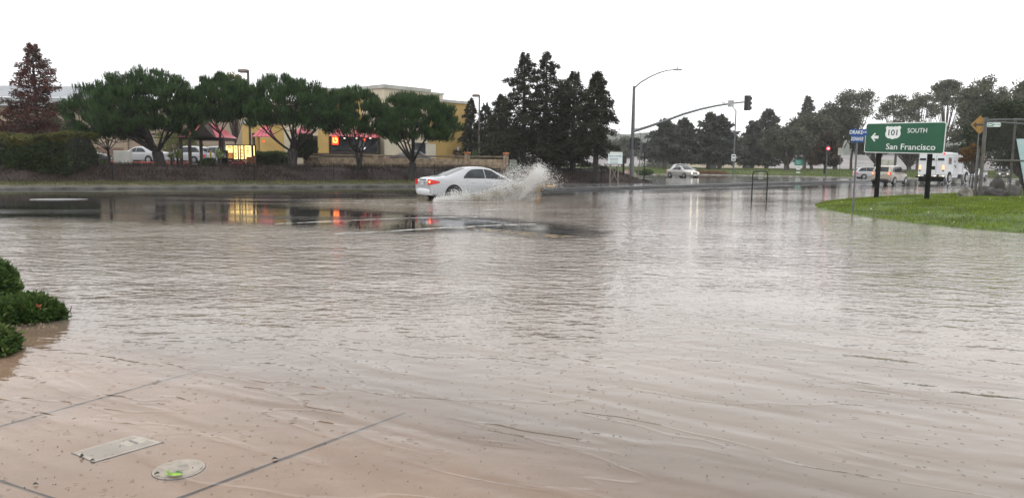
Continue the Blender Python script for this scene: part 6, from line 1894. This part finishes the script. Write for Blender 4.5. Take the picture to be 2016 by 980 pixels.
# mesh: crossed wires
b = MB(); pitch = .085; Hm = zt - .1
m_ = int((xr + Hm) / pitch)
def wire(x0, s):
    # diagonal from bottom to top, clipped to 0..xr
    za, zb_ = .05, Hm
    xa = x0; xb = x0 + s * (zb_ - za)
    def cl(xa, za, xb, zb_):
        if xa < 0: t = (0 - xa) / (xb - xa + 1e-9); xa, za = 0, za + (zb_ - za) * t
        if xa > xr: t = (xr - xa) / (xb - xa + 1e-9); xa, za = xr, za + (zb_ - za) * t
        return xa, za
    if max(xa, xb) <= 0 or min(xa, xb) >= xr: return
    a_ = cl(xa, za, xb, zb_); c_ = cl(xb, zb_, xa, za)
    b.tube([(a_[0], .01 * s, a_[1]), (c_[0], .01 * s, c_[1])], .0035, 3, cap=False)
for k in range(-int(Hm / pitch), int(xr / pitch) + 1): wire(k * pitch, 1)
for k in range(0, int((xr + Hm) / pitch)): wire(k * pitch, -1)
b.build('wire_mesh', M_dkp, gt)
x, z = gl(1954, 246)
b = plate_mesh(27 * K(Yg), 8 * K(Yg), .06, .01, -.09, x, z); b.build('gate_sign', M_swhite, gt)
b = plate_mesh(12 * K(Yg), 5.5 * K(Yg), .05, .008, -.098, x - 6.5 * K(Yg), z); b.build('sign_emblem_field', M_teal, gt)
b = MB(); b.M = at(x - 7 * K(Yg), -.106, z) @ FACE; b.prism([(-.1, -.02), (0, -.035), (.1, .0), (.13, .04), (.0, .02), (-.08, .035)], -.002, .002); b.build('sign_emblem', M_swhite, gt)
lettering('ANCHOR', .105, M_teal, gt, at(x + 6 * K(Yg), -.098, z) @ FACE, .002, .01, sx=.72)
# yellow diamond warning sign beyond the gate post
q = W(1929, 246, 56); ds_ = thing('warning_sign', 'yellow diamond warning sign half hidden in leaves behind the gate post', 'road sign', (q.x, 56, .1))
sd2 = 19 * K(56) * 1.414
b = MB(); b.M = at(0, 0, q.z - .1) @ FACE @ Matrix.Rotation(R(45), 4, 'Z'); b.prism(rrect(sd2, sd2, .05), -.005, .005); b.build('border', M_black, ds_)
b = MB(); b.M = at(0, -.008, q.z - .1) @ FACE @ Matrix.Rotation(R(45), 4, 'Z'); b.prism(rrect(sd2 - .05, sd2 - .05, .04), -.004, .004); b.build('panel', mat('sign_yellow', (0.32, 0.175, 0.02), .6, c2=(0.16, 0.09, 0.015), scale=3), ds_)
b = MB(); b.M = at(0, -.016, q.z - .1) @ FACE; b.prism([(a * 1.4, c * 1.4) for a, c in [(-.36, 0), (-.2, .16), (-.2, .05), (.2, .05), (.2, .16), (.36, 0), (.2, -.16), (.2, -.05), (-.2, -.05), (-.2, -.16)]][::-1], -.003, .003); b.build('double_arrow', M_black, ds_)
b = MB(); b.tube([(0, .05, -.2), (0, .05, q.z - .1)], .04, 6); b.build('post', M_gal, ds_)
# pale blue latticed banner leaning behind the gate
Yb = Yg + 1.2
def bl(px, py): v = W(px, py, Yb); return (v.x, v.z)
A_ = [bl(1998, 274), bl(2060, 272), bl(2060, 388), bl(2018, 388)]
q = G(2020, 392, .1)
def banner_mat():
    mt, nt, p_ = _nodes('pale_blue_lattice')
    tc = nt.nodes.new('ShaderNodeTexCoord'); mp = nt.nodes.new('ShaderNodeMapping'); mp.inputs['Rotation'].default_value = (0, R(45), 0)
    nt.links.new(tc.outputs['Object'], mp.inputs[0])
    ck = nt.nodes.new('ShaderNodeTexChecker'); ck.inputs['Scale'].default_value = 14
    ck.inputs[1].default_value = (0.42, 0.66, 0.68, 1); ck.inputs[2].default_value = (0.62, 0.78, 0.78, 1)
    nt.links.new(mp.outputs[0], ck.inputs[0]); nt.links.new(ck.outputs[0], p_.inputs['Base Color']); p_.inputs['Roughness'].default_value = .4
    return mt
bn = thing('banner_panel', 'pale blue latticed panel with a dark edge behind the gate at the right edge', 'panel', (A_[3][0], Yb, 0))
b = MB(); b.M = at(-A_[3][0], 0, 0) @ FACE; b.prism([A_[3], A_[2], A_[1], A_[0]], -.02, .02); b.build('panel', banner_mat(), bn)
b = MB(); b.tube([(A_[0][0] - A_[3][0], -.03, A_[0][1]), (0, -.03, A_[3][1])], .045, 6); b.build('edge_pole', M_blk, bn)

# ---- boulders
def boulder(px, py, w, h, label, seed, dy=0.0, m_=None):
    q = G(px, py, .2); r_ = np.random.default_rng(seed); b = MB()
    rows = []
    for i in range(9):
        ph = i / 8 * math.pi * .5
        rows.append([])
        for k in range(16):
            a = k / 16 * 2 * math.pi
            f = 1 + .14 * math.sin(a * 2 + seed) + .10 * math.sin(a * 5 + ph * 3 + seed) + .06 * math.sin(ph * 7 + a * 3)
            rr = math.cos(ph) ** .55
            rows[-1].append((w / 2 * rr * f * math.cos(a), w / 2.4 * rr * f * math.sin(a), -.05 + (h + .05) * math.sin(ph) ** .8 * (1 + .08 * math.sin(a * 3 + seed))))
        rows[-1].append(rows[-1][0])
    b.grid(rows)
    o = b.build('boulder', m_ or mat('grey_rock', (0.20, 0.185, 0.15), .7, .35, 3, bump=.05, bscale=5), smooth=35, label=label, cat='rock', group='rocks at the top of the lawn'); o.location = (q.x, q.y + dy, z_isl(q.x, q.y) if True else 0)
boulder(1899, 392, .60, .42, 'pale brown boulder on the lawn left of the gate post', 1)
M_dr = mat('dark_rock', (0.045, 0.04, 0.036), .6, .35, 3, bump=.05, bscale=5)
boulder(1945, 390, 1.0, .42, 'grey low rock at the foot of the gate', 2, .3, mat('mid_rock', (0.11, 0.10, 0.09), .7, .3, 3, bump=.05, bscale=5))
boulder(1971, 390, .62, .80, 'tall dark rock behind the chain link mesh', 3, .4, M_dr)
boulder(1962, 391, .9, .34, 'low dark rock in front of the tall dark rock', 4, .15, M_dr)
boulder(2002, 390, 1.0, .48, 'dark rock at the foot of the pale blue panel', 5, .5, mat('mid_rock', (0.11, 0.10, 0.09)))

# ---- covers in the concrete, seen through shallow water
za = -.0205
def gxy(px, py): v = G(px, py, za); return (v.x, v.y)
Q = [gxy(143, 891), gxy(186, 909), gxy(318, 870.5), gxy(264, 857)]
cxm = sum(q[0] for q in Q) / 4; cym = sum(q[1] for q in Q) / 4
wb = thing('water_meter_lid', 'rectangular grey lid marked WATER set in the flooded pavement', 'utility cover', (cxm, cym, 0))
def inset(Q, f): return [(cxm + (x - cxm) * f, cym + (y - cym) * f) for x, y in Q]
def inset_m(Q, dmm):
    out = []
    n_ = len(Q)
    for i in range(n_):
        p0 = Vector(Q[i - 1]); p1 = Vector(Q[i]); p2 = Vector(Q[(i + 1) % n_])
        a_ = (p0 - p1).normalized(); c_ = (p2 - p1).normalized(); bis = (a_ + c_); s_ = bis.length; bis.normalize()
        sin_ = math.sin(math.acos(max(-1, min(1, a_.dot(c_)))) / 2); out.append(tuple(p1 + bis * dmm / max(sin_, .2)))
    return out
def lidpoly(Q): return [(x - cxm, y - cym) for x, y in Q]
b = MB(); b.prism(lidpoly(inset_m(Q, -.006)), za - .004, za + .001); b.build('gap', mat('dark_gap', (.05, .035, .025), .8, .1, 9), wb)
b = MB(); b.prism(lidpoly(Q), za - .002, za + .0035); b.build('frame', mat('pale_frame', (0.60, 0.57, 0.51), .6, .08, 20), wb)
def tread_mat():
    mt, nt, p_ = _nodes('ribbed_lid')
    tc = nt.nodes.new('ShaderNodeTexCoord'); wv = nt.nodes.new('ShaderNodeTexChecker'); wv.inputs['Scale'].default_value = 110
    wv.inputs[1].default_value = (0.48, 0.455, 0.41, 1); wv.inputs[2].default_value = (0.34, 0.325, 0.30, 1)
    nt.links.new(tc.outputs['Object'], wv.inputs[0]); nt.links.new(wv.outputs[0], p_.inputs['Base Color']); p_.inputs['Roughness'].default_value = .6
    return mt
b = MB(); b.prism(lidpoly(inset_m(Q, .020)), za, za + .0055); b.build('lid', tread_mat(), wb)
eu = (Vector(Q[2]) - Vector(Q[1])).normalized(); ev = (Vector(Q[0]) - Vector(Q[1])).normalized()
pc = Vector(gxy(262, 872)) - Vector((cxm, cym)); LQ = [tuple(pc + eu * a_ + ev * c_) for a_, c_ in ((-.055, -.045), (.055, -.045), (.055, .045), (-.055, .045))]
b = MB(); b.prism(LQ, za + .004, za + .0075); b.build('name_tag', MATS['pale_frame'], wb)
ang = math.atan2(-ev.y, -ev.x)
Mt = Matrix.Translation((pc.x, pc.y, za + .0085)) @ Matrix.Rotation(ang, 4, 'Z')
lettering('WATER', .026, mat('faded_black', (.10, .10, .10), .6, .1, 9), wb, Mt, .0006, .01)
cc = gxy(352, 923); rr0 = .5 * abs(gxy(400, 923)[0] - gxy(304, 923)[0])
mh = thing('round_cover', 'round pale cover with a green leaf on it in the flooded pavement', 'utility cover', (*cc, 0))
def disc(r, z0, z1, nm, m_):
    b = MB(); b.tube([(0, 0, z0), (0, 0, z1)], r, 40); return b.build(nm, m_, mh)
disc(rr0 * 1.03, za - .004, za + .0005, 'gap', MATS['dark_gap']); disc(rr0, za - .002, za + .0025, 'frame', MATS['pale_frame'])
disc(rr0 * .93, za - .001, za + .0035, 'inner_gap', mat('grey_gap', (.22, .2, .17), .7, .1, 9)); disc(rr0 * .91, za, za + .0045, 'lid', mat('pale_lid', (0.52, 0.49, 0.43), .6, .10, 18))
b = MB(); b.M = Matrix.Rotation(.6, 4, 'Z'); b.prism(rrect(rr0 * .75, rr0 * .6, .01), za + .003, za + .006); b.build('centre_plate', mat('worn_plate', (.43, .41, .37), .6, .2, 25), mh)
# leaves and bits of litter
M_leafg = mat('fresh_green_leaf', (0.24, 0.42, 0.05), .35, .3, 30)
M_leafd = mat('dark_wet_leaf', (0.03, 0.035, 0.02), .4, .3, 30)
def leaf(px, py, L_, w, a, label, m_, z=.004, curl=.012, grp='leaves floating over the pavement'):
    c = G(px, py, z); b = MB(); P_ = []
    for t in np.linspace(0, 1, 7):
        ww_ = w * math.sin(math.pi * (t * .92 + .04)) / 2; zz = curl * math.sin(math.pi * t)
        P_.append([((t - .5) * L_, -ww_, zz * .3), ((t - .5) * L_, 0, zz * 1.0 + .001), ((t - .5) * L_, ww_, zz * .3)])
    b.grid(P_); o = b.build('leaf', m_, label=label, cat='leaf', group=grp, smooth=True); o.location = c; o.rotation_euler = (0, 0, a)
leaf(343, 934, .085, .030, .1, 'bright green leaf lying across the round cover', M_leafg)
leaf(331, 929, .050, .022, 1.9, 'upper left leaf of the green bunch on the round cover', M_leafg)
leaf(352, 930, .050, .018, -.3, 'small dark green leaf right of the bunch on the round cover', mat('mid_green_leaf', (.08, .16, .03), .4, .3, 30))
leaf(309, 932, .030, .016, .8, 'curled dark leaf at the left rim of the round cover', M_leafd)
leaf(161, 899, .030, .020, 1.2, 'dark sprig at the left corner of the rectangular lid', M_leafd, curl=.02)
leaf(182, 906, .026, .012, .2, 'dark bit of leaf at the near corner of the rectangular lid', M_leafd)
leaf(541, 903, .034, .014, .2, 'dark leaf on the long pavement joint', M_leafd)
leaf(70, 953, .026, .011, .2, 'small dark leaf near the bottom left corner', M_leafd)
rg3 = np.random.default_rng(8)
n = 70
th_ = rg3.uniform(0, 6.28, n); cc_ = G(75, 648)
sc_ = np.stack([cc_.x - .12 + .26 * np.cos(th_) * rg3.uniform(.2, 1, n), cc_.y + .10 + .16 * np.sin(th_) * rg3.uniform(.2, 1, n), np.full(n, .004)], 1)
d = rg3.normal(size=(n, 3)); d[:, 2] = .1
np_mesh('leaf_scraps', leaves(sc_, d, rg3.uniform(.012, .045, n), .014, 4, rg3), mat('dead_leaf_brown', (.30, .22, .14), .5, c2=(.07, .05, .03), scale=30), kind='stuff', label='pale and brown leaf scraps floating beside the shrubs', cat='leaf litter')
n = 260
px_ = rg3.uniform(0, 1400, n); py_ = 760 + 215 * rg3.uniform(0, 1, n) ** .8
pts = np.array([tuple(G(a_, c_, .002)) for a_, c_ in zip(px_, py_)])
k = pts[:, 0] < 1.2
d = rg3.normal(size=(n, 3)); d[:, 2] = .12
np_mesh('floating_specks', leaves(pts[k], d[k], rg3.uniform(.004, .012, k.sum()), .006, 4, rg3), mat('speck', (.05, .035, .025), .6, .2, 30), kind='stuff', label='tiny dark bits of debris on the shallow water', cat='debris')
